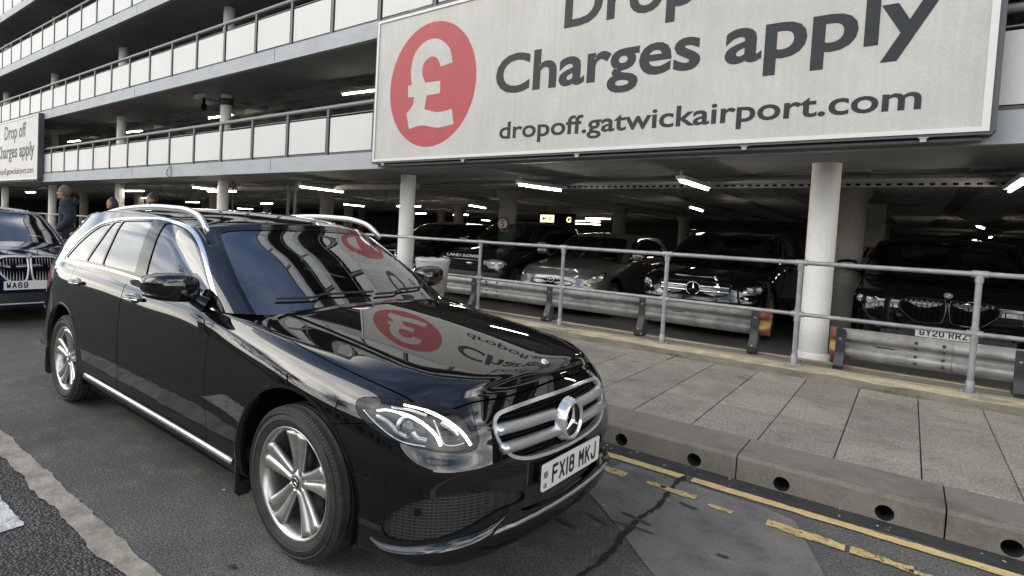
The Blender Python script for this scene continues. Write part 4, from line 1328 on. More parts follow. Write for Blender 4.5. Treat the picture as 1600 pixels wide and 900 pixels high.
def wheel_wells(T, cs, r, y_out):
    for cx, cz in cs:
        for s in (1, -1):
            b = MB(); V = []; n = 30
            for i in range(n + 1):
                a = math.radians(-18 + 216 * i / n); u, w = cx + (r + .006) * math.cos(a), cz + (r + .006) * math.sin(a)
                V += [(u, s * .50, w), (u, s * y_out, w)]
            V.append((cx, s * .50, cz - .12))
            b.add(V, [(2 * i, 2 * i + 1, 2 * i + 3, 2 * i + 2) for i in range(n)], True); b.add(V, [(2 * i, 2 * i + 2, 2 * n + 2) for i in range(n)]); b.build('wheel_arch_liner', M['liner'], T)
_oct = lambda a, b, c, d: [(a + .25 * (b - a), d), (b - .25 * (b - a), d), (b, d - .22 * (d - c)), (b, c + .22 * (d - c)), (b - .25 * (b - a), c), (a + .25 * (b - a), c), (a, c + .22 * (d - c)), (a, d - .22 * (d - c)), (a + .25 * (b - a), d)]
_six = [(1, .82), (.78, 1), (.25, 1), (0, .82), (0, .18), (.25, 0), (.75, 0), (1, .16), (1, .40), (.75, .57), (.25, .57), (0, .45)]
GLYPH = {
    'F': [[(0, 0), (0, 1), (1, 1)], [(0, .52), (.85, .52)]], 'X': [[(0, 0), (1, 1)], [(0, 1), (1, 0)]], '1': [[(.5, 0), (.5, 1)]],
    '8': [_oct(.04, .96, .53, 1), _oct(0, 1, 0, .53)], 'M': [[(0, 0), (0, 1), (.5, .42), (1, 1), (1, 0)]], 'K': [[(0, 0), (0, 1)], [(1, 1), (.02, .40)], [(.34, .60), (1, 0)]],
    'J': [[(1, 1), (1, .20), (.75, 0), (.25, 0), (0, .20), (0, .30)]], 'W': [[(0, 1), (.20, 0), (.5, .62), (.80, 0), (1, 1)]], 'A': [[(0, 0), (.5, 1), (1, 0)], [(.18, .30), (.82, .30)]],
    '6': [_six], '9': [[(1 - a, 1 - b) for a, b in _six]], 'G': [[(1, .80), (.75, 1), (.25, 1), (0, .82), (0, .18), (.25, 0), (.75, 0), (1, .18), (1, .48), (.55, .48)]],
    'Y': [[(0, 1), (.5, .48), (1, 1)], [(.5, .48), (.5, 0)]], '2': [[(0, .78), (.0, .82), (.25, 1), (.75, 1), (1, .82), (1, .62), (0, .12), (0, 0), (1, 0)]], '0': [_oct(0, 1, 0, 1)],
    'R': [[(0, 0), (0, 1), (.75, 1), (1, .86), (1, .62), (.75, .48), (0, .48)], [(.52, .48), (1, 0)]], 'Z': [[(0, 1), (1, 1), (0, 0), (1, 0)]]}
def plate_text(parent, text, x, y, z, ch, wmax, left=None):
    """plain block characters of a number plate, one mesh per character"""
    k = ch / .079; cw, st, gap, space = .050 * k, .0145 * k, .0115 * k, .030 * k
    wid = [space if c == ' ' else (st if c == '1' else cw) + gap for c in text]
    tot = sum(wid) - gap; f = min(1.0, wmax / tot) if left is None else 1.0
    a = (y - tot * f / 2) if left is None else left
    seg_n = 0
    for c, wd in zip(text, wid):
        if c != ' ':
            b = MB(); iw = (cw - st) * f
            for n_, line in enumerate(GLYPH[c]):
                P = [np.array((a + (st / 2 + q[0] * iw if c != '1' else st / 2), z - ch / 2 + st / 2 + q[1] * (ch - st))) for q in line]
                closed = np.allclose(P[0], P[-1]); m = len(P)
                for i in range(m - 1):
                    d = P[i + 1] - P[i]; d = d / np.linalg.norm(d); nn = np.array((-d[1], d[0])) * st / 2
                    e0 = d * st * (.5 if (i == 0 and not closed) else .22); e1 = d * st * (.5 if (i == m - 2 and not closed) else .22)
                    xx = x + .00012 * (seg_n % 7); seg_n += 1
                    b.add([(xx, q[0], min(max(q[1], z - ch / 2), z + ch / 2)) for q in (P[i] - e0 + nn, P[i] - e0 - nn, P[i + 1] + e1 - nn, P[i + 1] + e1 + nn)], [(0, 1, 2, 3)])
            b.build('plate_character', M['plate_black'], parent)
        a += wd * f
def number_plate(parent, text, c, w=.52, h=.111, axis='x', flag=False, yellow=False, font_w=None, tilt=0.0):
    """white plate with black characters; faces +x (car frame)"""
    x, y, z = c
    b = MB()
    n = 6; rr = .010; pts = []
    for cx_, cz_, a0 in ((w / 2 - rr, h / 2 - rr, 0), (-w / 2 + rr, h / 2 - rr, 90), (-w / 2 + rr, -h / 2 + rr, 180), (w / 2 - rr, -h / 2 + rr, 270)):
        for i in range(n + 1):
            a = math.radians(a0 + 90 * i / n)
            pts.append((cx_ + rr * math.cos(a), cz_ + rr * math.sin(a)))
    b.prism(pts, 0, .006, lambda a, q, e: (x + e, y + a, z + q))
    po = b.build('number_plate', M['plate_white'], parent)
    plate_text(po, text, x + .0064, y + (.022 if flag else 0), z, h * .70, w * (.80 if flag else .90), left=(y - w * .45) if len(text) < 6 else None)
    if flag:
        f = MB(); x1 = x + .0066
        L = y - w / 2 + .010
        f.quad((x1, L, z - .002), (x1, L + .034, z - .002), (x1, L + .034, z + .026), (x1, L, z + .026), 1)
        x2 = x1 + .0003
        for (a0, a1, c0, c1) in ((.014, .020, -.002, .026), (0, .034, .0095, .0145)):
            f.quad((x2, L + a0, z + c0), (x2, L + a1, z + c0), (x2, L + a1, z + c1), (x2, L + a0, z + c1), 0)
        x3 = x1 + .00015
        for s_ in (1, -1):
            f.quad((x3, L + .017 - s_ * .017, z - .002), (x3, L + .017 - s_ * .013, z - .002), (x3, L + .017 + s_ * .017, z + .026), (x3, L + .017 + s_ * .013, z + .026), 2)
        f.build('plate_flag', [M['plate_red'], M['plate_blue'], M['plate_white']], po)
        text_mesh('plate_country_letters', 'UK', M['plate_black'], po, .026, x1, L + .017, z - .043, extr=.0004, offs=.0006, align='CENTER', width=.028, frame=CARF)
    return po
def ribbon(b, pts, nrm, w, th):
    """flat strip along pts, with normals; width w, thickness th"""
    V = []; F = []
    n = len(pts)
    pts = [Vector(p) for p in pts]; nrm = [Vector(q) for q in nrm]
    for i in range(n):
        t = (pts[min(i + 1, n - 1)] - pts[max(i - 1, 0)]).normalized()
        q = t.cross(nrm[i]).normalized()
        ww = w[i] if isinstance(w, (list, tuple)) else w
        for a, h in ((-.5, 0), (-.36, 1), (.36, 1), (.5, 0)):
            V.append(pts[i] + q * a * ww + nrm[i] * h * th)
    for i in range(n - 1):
        for j in range(3):
            F.append((i * 4 + j, i * 4 + j + 1, i * 4 + 5 + j, i * 4 + 4 + j))
    F += [(0, 1, 2, 3), tuple((n - 1) * 4 + j for j in (3, 2, 1, 0))]
    b.add(V, F, True)
def curve_pts(pts, n):
    P = np.array(pts, float)
    xs = np.concatenate([[0], np.cumsum(np.linalg.norm(np.diff(P, axis=0), axis=1))])
    return hermite(xs, P, np.linspace(0, xs[-1], n))
def make_seats(parent, xs, mat='seat_leather', y0=.37, zs=.50, back=.62):
    for x in xs:
        for sd in (-1, 1):
            b = MB(); y = sd * y0
            superq(b, (x + .12, y, zs), (.27, .25, .09), .45)
            superq(b, (x - .22, y, zs + .36), (.09, .25, .36), .45, fn=lambda p: (p[0] - .28 * p[2], p[1] * (1 - .18 * max(p[2], 0) / .36), p[2]))
            superq(b, (x - .36, y, zs + .80), (.055, .135, .095), .5)
            b.build('seat', M[mat], parent)
def steering_wheel(parent, c, r=.185, tilt=.42):
    b = MB(); pts = []
    ax = Vector((-math.cos(tilt), 0, math.sin(tilt))); up_ = Vector((math.sin(tilt), 0, math.cos(tilt))); sd = Vector((0, 1, 0))
    c = Vector(c)
    pts = [c + up_ * r * math.cos(a) + sd * r * math.sin(a) for a in np.linspace(0, 2 * math.pi, 33)]
    b.tube(pts, .016, 8, cap=False)
    for a in (math.pi / 2, -math.pi / 2, math.pi):
        b.tube([c - ax * .03, c + up_ * r * math.cos(a) + sd * r * math.sin(a)], .016, 6)
    superq(b, c - ax * .02, (.035, .075, .06), .6)
    return b.build('steering_wheel', M['trim_plastic'], parent)
# ------------------------------------------------------------------ the black estate car
def build_estate():
    T = thing('estate_car', 'black estate car with silver roof rails and lit headlights, nearest car, plate FX18 MKJ', 'car', (0, 0, 0), CAR_YAW)
    body, gh = est_shells()
    SZ = sz_sampler(body); SF = side_sampler(body)
    col, lev, S = 0, 1, 2
    P = M['black_paint']
    g = .0026
    # ---- wheel arches, open cabin
    AR = .412
    for cx in (0.0, -2.939):
        d = AR - np.hypot(body['V'][:, 0] - cx, body['V'][:, 2] - .345)
        d = np.where(body['V'][:, 1] > .5, d, -1)
        _, body = cut(body, d)
    pl = [(-.42, -.01), (-.46, .36), (-.55, .62), (-.66, .785), (-.85, .835), (-1.25, .845), (-2.5, .84), (-3.3, .80), (-3.75, .66), (-3.9, .4), (-3.95, -.01)]
    d = poly_sd(body['V'][:, :2], pl); d = np.where(body['A'][:, lev] > 8.9, d, -.05)
    _, body = cut(body, d)
    liner = cut(body, np.where(body['A'][:, lev] > 8.9, -1, body['A'][:, S] - .0))[0]
    # ---- bonnet
    bon = smooth_poly([(.775, -.6), (.772, 0), (.762, .22), (.738, .40), (.70, .53), (.655, .64), (.55, .735), (.35, .785), (.12, .803), (-.28, .811), (-.47, .806), (-.60, .775), (-.665, .705),
                       (-.52, .60), (-.43, .36), (-.385, 0), (-.385, -.6)], 4, corner=(0, 16, 12))
    d = poly_sd(body['V'][:, :2], bon); d = np.where((body['A'][:, lev] > 7.0) & (body['V'][:, 0] > -.9), d, -.1)
    bonnet, body = cut(body, d - g)
    _, body = cut(body, np.interp(poly_sd(body['V'][:, :2], bon), [-10, 10], [-10, 10]) * 1.0 + np.where((body['A'][:, lev] > 7.0) & (body['V'][:, 0] > -.9), g, -9))
    # ---- grille, lamps, intakes
    gr = smooth_poly([(-.2, .776), (0, .776), (.22, .773), (.42, .760), (.472, .745), (.496, .708), (.494, .672), (.462, .61), (.41, .572), (.30, .546), (0, .532), (-.2, .532)], 5, corner=(0, 11))
    YZ = lambda m: m['V'][:, 1:3]
    SZc = lambda m: np.stack([m['A'][:, S], m['V'][:, 2]], 1)
    def front(m): return (m['V'][:, 0] > .55) & (m['A'][:, lev] < 9.4)
    def cutpoly(m, coords, poly, mask, grow=0.0):
        d = poly_sd(coords(m), poly) + grow
        return cut(m, np.where(mask(m), d, -.05))
    gr_in, body = cutpoly(body, YZ, gr, front)
    gr_band = cutpoly(gr_in, YZ, gr, front, -.014)
    hl = smooth_poly([(1.155, .775), (1.136, .797), (1.017, .809), (.765, .790), (.638, .774), (.608, .73), (.588, .665), (.615, .634), (.698, .627), (.887, .652), (1.028, .690), (1.125, .732)], 5, corner=(4,))
    sidefront = lambda m: (m['V'][:, 0] > .2) & (m['A'][:, lev] < 9.4)
    lamp, body = cutpoly(body, SZc, hl, sidefront, 0)
    _, bonnet = cutpoly(bonnet, SZc, hl, sidefront, .0)
    lamp = cutpoly(lamp, SZc, hl, sidefront, -.0022)[0]
    it = smooth_poly([(.985, .320), (.952, .385), (.876, .438), (.751, .477), (.537, .472), (.45, .447), (.352, .423), (.342, .388), (.487, .380), (.59, .352), (.689, .322), (.795, .300), (.940, .286)], 4)
    intake, body = cutpoly(body, SZc, it, sidefront)
    ci = smooth_poly([(-.2, .400), (.30, .400), (.345, .392), (.36, .352), (.345, .338), (.2, .325), (-.2, .322)], 4, corner=(0, 6))
    cin, body = cutpoly(body, YZ, ci, front)
    # tail lamp
    tl = smooth_poly([(4.80, 1.00), (5.0, 1.03), (5.35, 1.02), (5.55, .93), (5.5, .87), (5.1, .84), (4.9, .86)], 4)
    tail, body = cutpoly(body, SZc, tl, lambda m: (m['V'][:, 0] < -3.0) & (m['A'][:, lev] < 9.2))
    # ---- doors
    XZ = lambda m: m['V'][:, [0, 2]]
    sidem = lambda m: (m['V'][:, 1] > .6) & (m['A'][:, lev] < 9.6)
    fd = [(-.705, .335), (-.728, .55), (-.733, .72), (-.722, .87), (-.705, .96), (-.66, 1.2), (-1.846, 1.2), (-1.850, 1.0), (-1.866, .78), (-1.868, .66), (-1.868, .335)]
    rd = [(-1.875, .335), (-1.875, .66), (-1.873, .78), (-1.857, 1.0), (-1.853, 1.2), (-2.86, 1.2), (-2.80, 1.02), (-2.815, .90), (-2.80, .82), (-2.70, .72), (-2.60, .60), (-2.53, .45), (-2.50, .335)]
    doors = []
    for poly in (fd, rd):
        dm, rest = cutpoly(body, XZ, poly, sidem, -.001)
        _, body = cutpoly(body, XZ, poly, sidem, .0035)
        doors.append(dm)
    # ---- bumper (front) : everything ahead of the wing joint
    bp = [(1.5, .05), (1.40, .60), (1.334, .656), (1.207, .685), (1.105, .706), (.95, .70), (.60, .70), (.60, .9), (-.1, .9), (-.1, .05)]
    fm = lambda m: (m['V'][:, 0] > .1)
    bumper, rest = cutpoly(body, SZc, bp, fm, -.0018)
    _, body = cutpoly(body, SZc, bp, fm, .0018)
    # ---- greenhouse
    GXZ = lambda m: m['V'][:, [0, 2]]
    gs = lambda m: (m['V'][:, 1] > .30) & (m['A'][:, lev] < 4.4) & (m['A'][:, col] > 3.2) & (m['A'][:, col] < 11.2)
    dlo = smooth_poly([(-3.17, 1.090), (-3.123, 1.128), (-2.868, 1.278), (-2.596, 1.385), (-2.372, 1.423), (-2.209, 1.440), (-1.742, 1.456), (-1.632, 1.453), (-1.431, 1.427), (-1.273, 1.376), (-1.139, 1.302),
                       (-.98, 1.197), (-.852, 1.107), (-.70, 1.002), (-.951, 1.036), (-1.625, 1.080), (-2.336, 1.102)], 5, corner=(0, 13))
    panes = {
        'front': smooth_poly([(-1.595, 1.433), (-1.528, 1.437), (-1.40, 1.416), (-1.273, 1.366), (-1.15, 1.294), (-.99, 1.190), (-.87, 1.104), (-.79, 1.048), (-.96, 1.057), (-1.60, 1.101)], 5, corner=(0, 7, 9)),
        'rear': smooth_poly([(-2.185, 1.430), (-1.745, 1.446), (-1.765, 1.107), (-2.312, 1.116)], 5, corner=(0, 1, 2, 3)),
        'fixed': smooth_poly([(-2.325, 1.416), (-2.212, 1.427), (-2.340, 1.117), (-2.622, 1.121)], 5, corner=(0, 1, 2, 3)),
        'cargo': smooth_poly([(-3.105, 1.112), (-2.66, 1.122), (-2.368, 1.406), (-2.585, 1.370), (-2.85, 1.257)], 5, corner=(0, 1, 2)),
    }
    din, gh = cutpoly(gh, GXZ, dlo, gs, .013)
    trim, din = (lambda r: (r[1], r[0]))(cutpoly(din, GXZ, dlo, gs, -.001))
    glassm = {}
    for k, poly in panes.items():
        glassm[k], din = cutpoly(din, GXZ, poly, gs)
    wsp = smooth_poly([(-.2, 1.450), (0, 1.450), (.25, 1.446), (.46, 1.438), (.57, 1.426), (.620, 1.405), (.655, 1.345), (.706, 1.237), (.740, 1.148), (.760, 1.077), (.775, 1.00), (.775, .9), (0, .9), (-.2, .9)], 4, corner=(0, 11, 13))
    wm = lambda m: (m['A'][:, col] < 4.6) & (m['V'][:, 0] > -1.75)
    ws, gh = cutpoly(gh, YZ, wsp, wm)
    wband, ws = (lambda r: (r[1], r[0]))(cutpoly(ws, YZ, wsp, wm, -.022))
    twp = smooth_poly([(-.2, 1.12), (.46, 1.12), (.50, 1.16), (.455, 1.335), (.42, 1.355), (-.2, 1.37)], 4, corner=(0, 5))
    tw, gh = cutpoly(gh, YZ, twp, lambda m: (m['A'][:, col] > 10.6) & (m['V'][:, 0] < -3))
    # ---- build meshes
    bo = m_obj('body_shell', join_m(solid_m(both(body), .006), both(gh)), P, T)
    m_obj('body_liner', offset_m(both(liner_cut(liner, [(gr, YZ, front), (hl, SZc, sidefront), (it, SZc, sidefront), (ci, YZ, front)], cutpoly)), -.028), M['liner'], bo)
    bn = m_obj('bonnet', solid_m(both(bonnet), .006), P, T)
    bu = m_obj('front_bumper', solid_m(both(bumper), .006), P, T)
    for sd, nm in ((1, 'l'), (-1, 'r')):
        mm = (lambda m: m) if sd == 1 else mirror_m
        for i, dm in enumerate(doors):
            do = m_obj('door', solid_m(mm(dm), .010), P, T)
            hx = (-1.665, -2.665)[i]; hz = .952
            yy, N = SF(hx, hz)
            hb = MB(); superq(hb, (hx, sd * (yy - .004), hz), (.085, .010, .040), .9)
            hcup = hb.build('handle_cup', M['gloss_black'], do)
            hb = MB()
            pts = [(hx - .125 + .25 * t, sd * (yy - .002 + .034 * math.sin(math.pi * min(max(t, 0), 1)) ** .6), hz + .006 + .008 * t) for t in np.linspace(0, 1, 13)]
            hb.tube(pts, [.010] + [.0145] * 11 + [.010], 10)
            ho = hb.build('door_handle', P, do)
            hb = MB(); hb.tube([(p[0], p[1] + sd * .011, p[2] - .006) for p in pts[1:-1]], .0045, 8)
            hb.build('handle_strip', M['chrome'], ho)
        # glass
        for k in glassm:
            m_obj('side_window', offset_m(mm(glassm[k]), -.006), M['door_glass'] if k == 'front' else M['privacy_glass'], T)
        m_obj('window_pillar_trim', mm(din), M['gloss_black'], T)
        m_obj('window_chrome_trim', solid_m(offset_m(mm(trim), .004), .008), M['chrome'], T)
        # roof rail
        rp = curve_pts([(-3.20, 1.395), (-3.0, 1.430), (-2.9, 1.450), (-2.59, 1.505), (-2.2, 1.538), (-1.67, 1.543), (-1.42, 1.527), (-1.25, 1.480), (-1.165, 1.415), (-1.15, 1.40)], 46)
        rb = MB(); V = []; F = []
        nn = 12
        for i, (x, z) in enumerate(rp):
            t = rp[min(i + 1, len(rp) - 1)] - rp[max(i - 1, 0)]; t /= np.linalg.norm(t); nx, nz = -t[1], t[0]
            if nz < 0: nx, nz = -nx, -nz
            yy = .705 - .018 * np.clip((z - 1.40) / .15, 0, 1)
            for k in range(nn):
                a = 2 * math.pi * k / nn
                ha = .011 if math.sin(a) > 0 else .032; V.append((x + nx * ha * math.sin(a), sd * (yy + .014 * math.cos(a)), z + nz * ha * math.sin(a)))
        for i in range(len(rp) - 1):
            for k in range(nn):
                F.append((i * nn + k, i * nn + (k + 1) % nn, (i + 1) * nn + (k + 1) % nn, (i + 1) * nn + k))
        F += [tuple(range(nn)), tuple((len(rp) - 1) * nn + k for k in range(nn))]
        rb.add(V, F, True)
        rb.build('roof_rail', M['satin_metal'], T)
        # sill strip
        sb = MB()
        xs = np.linspace(-.46, -2.47, 30)
        pts = []; nr = []
        for x in xs:
            z = .296 + .012 * (-.46 - x) / 2.0
            yy, N = SF(x, z); pts.append((x, sd * (yy + .002), z)); nr.append((0, sd, .1))
        ribbon(sb, pts, nr, .030, .009)
        sb.build('sill_trim', M['satin_metal'], T)
        # mud flaps
        for cx, cz in ((-.418, .36), (-3.345, .36)):
            fb = MB(); fb.prism([(.915, .36), (.918, .24), (.915, .155), (.895, .135), (.84, .135), (.815, .155), (.81, .36)], -.006, .006, lambda a, q, e: (cx + e, sd * a, q))
            fb.build('mud_flap', M['trim_plastic'], T, bevel=.003)
        arch_lip('arch_lip', T, SF, 0, .345, AR, sd, 'black_paint', -22, 204)
        arch_lip('arch_lip', T, SF, -2.939, .345, AR, sd, 'black_paint', -16, 196)
        make_wheel(T, 0, sd * .797, sd)
        make_wheel(T, -2.939, sd * .800, sd)
        # head lamp
        lo = m_obj('headlight', offset_m(mm(lamp), -.001), M['lens'], T)
        lb = offset_m(mm(lamp), -.055)
        m_obj('lamp_bucket', lb, M['lamp_bucket'], lo)
        # rim wall between lens and bucket
        hb = MB()
        hp = [SZ(s, z, .0, sd) for s, z in hl[::1]]
        V = []; F = []
        for Pq, Nq in hp:
            V += [tuple(Pq - Nq * .004), tuple(Pq - Nq * .058)]
        n = len(hp)
        F = [(2 * i, 2 * i + 1, 2 * ((i + 1) % n) + 1, 2 * ((i + 1) % n)) for i in range(n)]
        hb.add(V, F, True); hb.build('lamp_housing', M['lamp_dark'], lo)
        def strip(name, pts, w, mat, off=-.016, n=26, th=.006):
            q = curve_pts(pts, n); b = MB()
            R_ = [SZ(s, z, off, sd) for s, z in q]
            ribbon(b, [r[0] for r in R_], [r[1] for r in R_], w, th)
            return b.build(name, M[mat], lo)
        strip('light_guide', [(1.055, .764), (1.02, .772), (.955, .769), (.876, .752), (.811, .720), (.775, .688), (.758, .655)], [.008] * 8 + [.0135] * 18, 'lamp_white')
        strip('light_guide', [(.94, .797), (.836, .782), (.765, .762), (.690, .725), (.650, .690), (.622, .652)], [.008] * 8 + [.0140] * 18, 'lamp_white')
        strip('reflector_trim', [(.79, .748), (.765, .70), (.745, .662), (.70, .655), (.655, .662)], .006, 'chrome', -.012)
        strip('reflector_trim', [(1.118, .758), (1.015, .700), (.932, .667), (.823, .652)], .007, 'chrome', -.012)
        strip('reflector_blade', [(1.06, .745), (1.0, .728), (.955, .70), (.91, .683)], .018, 'lamp_inner', -.026)
        strip('reflector_blade', [(.885, .70), (.86, .68), (.82, .672)], .022, 'lamp_inner', -.026)
        strip('reflector_blade', [(.75, .745), (.70, .715), (.675, .69)], .020, 'lamp_inner', -.030)
        strip('reflector_blade', [(1.0, .79), (.9, .785), (.82, .768)], .012, 'lamp_inner', -.030)
        Pq, Nq = SZ(.915, .722, -.050, sd)
        pb = MB(); Nv = Vector((.93, sd * .36, 0)).normalized()
        for r0, mt in ((.036, 0),):
            u_ = Vector((0, 0, 1)); v_ = u_.cross(Nv)
            prof = [(.0, .034), (.012, .032), (.022, .025), (.030, .012), (.033, 0)]
            V = []; F = []
            for i in range(25):
                a = 2 * math.pi * i / 24
                for rr, hh in prof:
                    V.append(Vector(Pq) + (u_ * math.cos(a) + v_ * math.sin(a)) * rr + Nv * hh)
            for i in range(24):
                for j in range(4):
                    F.append((i * 5 + j, i * 5 + 5 + j, i * 5 + 6 + j, i * 5 + 1 + j))
            pb.add(V, F, True)
        pb.build('projector_lens', M['projector'], lo)
        rb = MB()
        V = []; F = []
        for i in range(33):
            a = 2 * math.pi * i / 32
            for rr, hh in ((.034, .0), (.037, .014), (.044, .016), (.047, .0)):
                V.append(Vector(Pq) + (Vector((0, 0, 1)) * math.cos(a) + Vector((0, 0, 1)).cross(Nv) * math.sin(a)) * rr + Nv * hh)
        for i in range(32):
            for j in range(3):
                F.append((i * 4 + j, i * 4 + 4 + j, i * 4 + 5 + j, i * 4 + 1 + j))
        rb.add(V, F, True); rb.build('projector_ring', M['lamp_inner'], lo)
        # blade of the bumper under the intake
        bb = MB(); q = curve_pts([(1.03, .275), (.985, .248), (.90, .243), (.779, .262), (.627, .288), (.52, .315), (.46, .345)], 30)
        ws_ = list(np.interp(np.linspace(0, 1, 30), [0, .12, .6, .85, 1], [.012, .045, .050, .035, .006]))
        R_ = [SZ(s, z, .002, sd) for s, z in q]
        V = []; F = []
        for (Pq, Nq), w_ in zip(R_, ws_):
            h_ = np.array([Nq[0], Nq[1], 0]); h_ /= np.linalg.norm(h_)
            o_ = min(.022, w_ * .5)
            V += [Pq + np.array([0, 0, w_ * .62]), Pq + h_ * o_ * .45 + np.array([0, 0, w_ * .40]), Pq + h_ * o_ + np.array([0, 0, 0.0]), Pq + h_ * o_ * .9 - np.array([0, 0, w_ * .35]), Pq - np.array([0, 0, w_ * .6])]
        for i in range(29):
            for j in range(4): F.append((i * 5 + j, i * 5 + j + 1, i * 5 + 6 + j, i * 5 + 5 + j))
        bb.add(V, F, True); bb.build('bumper_blade', P, bu)
        # fog intake
        io = m_obj('air_intake', offset_m(mm(intake), -.018), M['honeycomb'], bu)
        b = MB(); V = []
        ip = [SZ(s, z, 0, sd) for s, z in it]
        for Pq, Nq in ip:
            V += [tuple(Pq), tuple(Pq - Nq * .02)]
        n = len(ip)
        b.add(V, [(2 * i, 2 * i + 1, 2 * ((i + 1) % n) + 1, 2 * ((i + 1) % n)) for i in range(n)], True)
        b.build('intake_rim', M['gloss_black'], bu)
        Pq, Nq = SZ(.842, .402, -.016, sd)
        b = MB(); b.tube([Pq, Pq + Nq * .012], [.014, .012], 16); b.build('parking_sensor', M['gloss_black'], bu)
        for s_, z_ in ((1.12, .50),):
            Pq, Nq = SZ(s_, z_, -.002, sd)
            b = MB(); b.tube([Pq, Pq + Nq * .0035], [.012, .011], 16); b.build('parking_sensor', P, bu)
        # tail lamp
        to = m_obj('tail_lamp', offset_m(mm(tail), .001), M['tail_red'], T)
        # mirror
        mo = MB()
        def sh(p):
            t = p[1] / .145
            return (p[0] - .035 * t * t - .02 * t, p[1] * sd, p[2] * (1 - .30 * max(t, 0) ** 1.5 - .04 * abs(min(t, 0))) + .012 * t)
        superq(mo, (-.89, sd * 1.028, 1.116), (.085, .140, .074), .62, 32, 20, sh)
        mir = mo.build('door_mirror', P, T)
        b = MB(); superq(b, (-.90, sd * 1.028, 1.066), (.080, .128, .025), .62, 28, 10, sh); b.build('mirror_base_cover', M['gloss_black'], mir)
        b = MB(); V = []
        b.tube([(-.85, sd * .862, 1.015), (-.875, sd * .895, 1.035), (-.89, sd * .93, 1.060), (-.895, sd * .97, 1.085)], [.045, .036, .030, .030], 14)
        b.build('mirror_arm', M['gloss_black'], mir)
        b = MB(); b.prism([(-.125, -.055), (.115, -.062), (.125, .05), (.05, .068), (-.09, .055), (-.13, .0)], 0, .004, lambda a, q, e: (-.984 + e, sd * (1.028 + a), 1.116 + q))
        b.build('mirror_glass', M['chrome'], mir, bevel=.001)
        # sail panel ahead of the front window
    m_obj('windscreen', offset_m(both(ws), -.004), M['windscreen_glass'], T)
    m_obj('windscreen_seal', both(wband), M['gloss_black'], T)
    m_obj('tailgate_window', offset_m(both(tw), -.004), M['privacy_glass'], T)
    # ---- grille
    go = m_obj('grille', offset_m(both(gr_band[0]), -.045), M['liner'], T)
    m_obj('grille_surround', solid_m(offset_m(both(gr_band[1]), .005), .03), M['bright_trim'], go)
    def gx(y, z):
        """depth of the front skin at (y,z)"""
        k = np.argmin((full['V'][fi, 1] - abs(y)) ** 2 + (full['V'][fi, 2] - z) ** 2); return full['V'][fi[k], 0]
    full = est_full
    fi = np.where((full['V'][:, 0] > .5) & (full['A'][:, 1] < 9))[0]
    for z0 in (.690, .618):
        for sd in (1, -1):
            b = MB(); V = []; F = []
            ys = np.linspace(.07, .484 if z0 > .65 else .468, 18)
            for y in ys:
                x = gx(y, z0) + .004; hgt = .0225
                for a, h in ((-1, -.02), (-.86, .004), (-.2, .016), (.5, .012), (.93, -.002), (1, -.02)):
                    V.append((x + h, sd * y, z0 + a * hgt))
            for i in range(17):
                for j in range(5):
                    F.append((i * 6 + j, i * 6 + j + 1, i * 6 + 7 + j, i * 6 + 6 + j))
            F += [tuple(range(6)), tuple(17 * 6 + j for j in range(6))]
            b.add(V, F, True); b.build('grille_bar', M['satin_metal'], go)
    b = MB()
    for zz in np.arange(.545, .775, .016):
        ym = .47 - max(0, (.60 - zz) * 2.2)
        V = []; F = []
        ys = np.linspace(-ym, ym, 21)
        for y in ys:
            x = gx(y, zz) - .040
            V += [(x, y, zz - .002), (x + .012, y, zz), (x, y, zz + .002)]
        for i in range(20):
            F += [(i * 3, i * 3 + 1, i * 3 + 4, i * 3 + 3), (i * 3 + 1, i * 3 + 2, i * 3 + 5, i * 3 + 4)]
        b.add(V, F)
    b.build('grille_slats', M['trim_plastic'], go)
    b = MB()
    b.lathe([(0, .0), (.070, .0), (.076, .004)], 40, c=(.866, 0, .655), axis='x')
    b.build('badge_back', M['gloss_black'], go)
    b = MB(); b.lathe([(.072, .866), (.077, .879), (.084, .879), (.090, .866), (.100, .835)], 48, c=(0, 0, .655), axis='x'); b.build('badge_ring', M['bright_trim'], go)
    star3(go, Vector((.869, 0, .655)), .077, 'x', 1, 'badge_star', mat='bright_trim', ring=False)
    # ---- bumper details
    m_obj('lower_grille', offset_m(both(cin), -.03), M['honeycomb'], bu)
    b = MB(); pts = []; nr = []
    for y in np.linspace(-.545, .545, 41):
        s_ = None
        z_ = .298 + .012 * (1 - (y / .6) ** 2)
        x = gx(y, z_); pts.append((x + .002, y, z_)); nr.append((1, .25 * y, 0))
    ribbon(b, pts, nr, .015, .010); b.build('bumper_chrome_strip', M['satin_metal'], bu)
    number_plate(T, 'FX18 MKJ', (.884, -.015, .470), w=.54, h=.115, flag=True, font_w=.425)
    b = MB(); b.box(.84, .884, -.25, .22, .43, .51); b.build('plate_holder', M['trim_plastic'], bu)
    # ---- bonnet emblem
    e = Vector((.716, 0, .884)); en = Vector((.78, 0, .62)).normalized()
    b = MB(); u_ = Vector((0, 1, 0)); v_ = en.cross(u_)
    V = [e + en * .003]; n = 24
    for rr, hh in ((.017, .003), (.022, .0025), (.023, -.004)):
        for i in range(n):
            a = 2 * math.pi * i / n
            V.append(e + (u_ * math.cos(a) + v_ * math.sin(a)) * rr + en * hh)
    F = [(0, 1 + i, 1 + (i + 1) % n) for i in range(n)]
    for r_ in range(2):
        F += [(1 + r_ * n + i, 1 + r_ * n + (i + 1) % n, 1 + (r_ + 1) * n + (i + 1) % n, 1 + (r_ + 1) * n + i) for i in range(n)]
    b.add(V, F, True); em = b.build('bonnet_emblem', M['plate_white'], T)
    b = MB(); V, F = star_shape(.015, .003, .002)
    b.add([e + u_ * p[0] + v_ * -p[1] + en * (.0035 + p[2]) for p in V], F); b.build('emblem_star', M['rim_dark'], em)
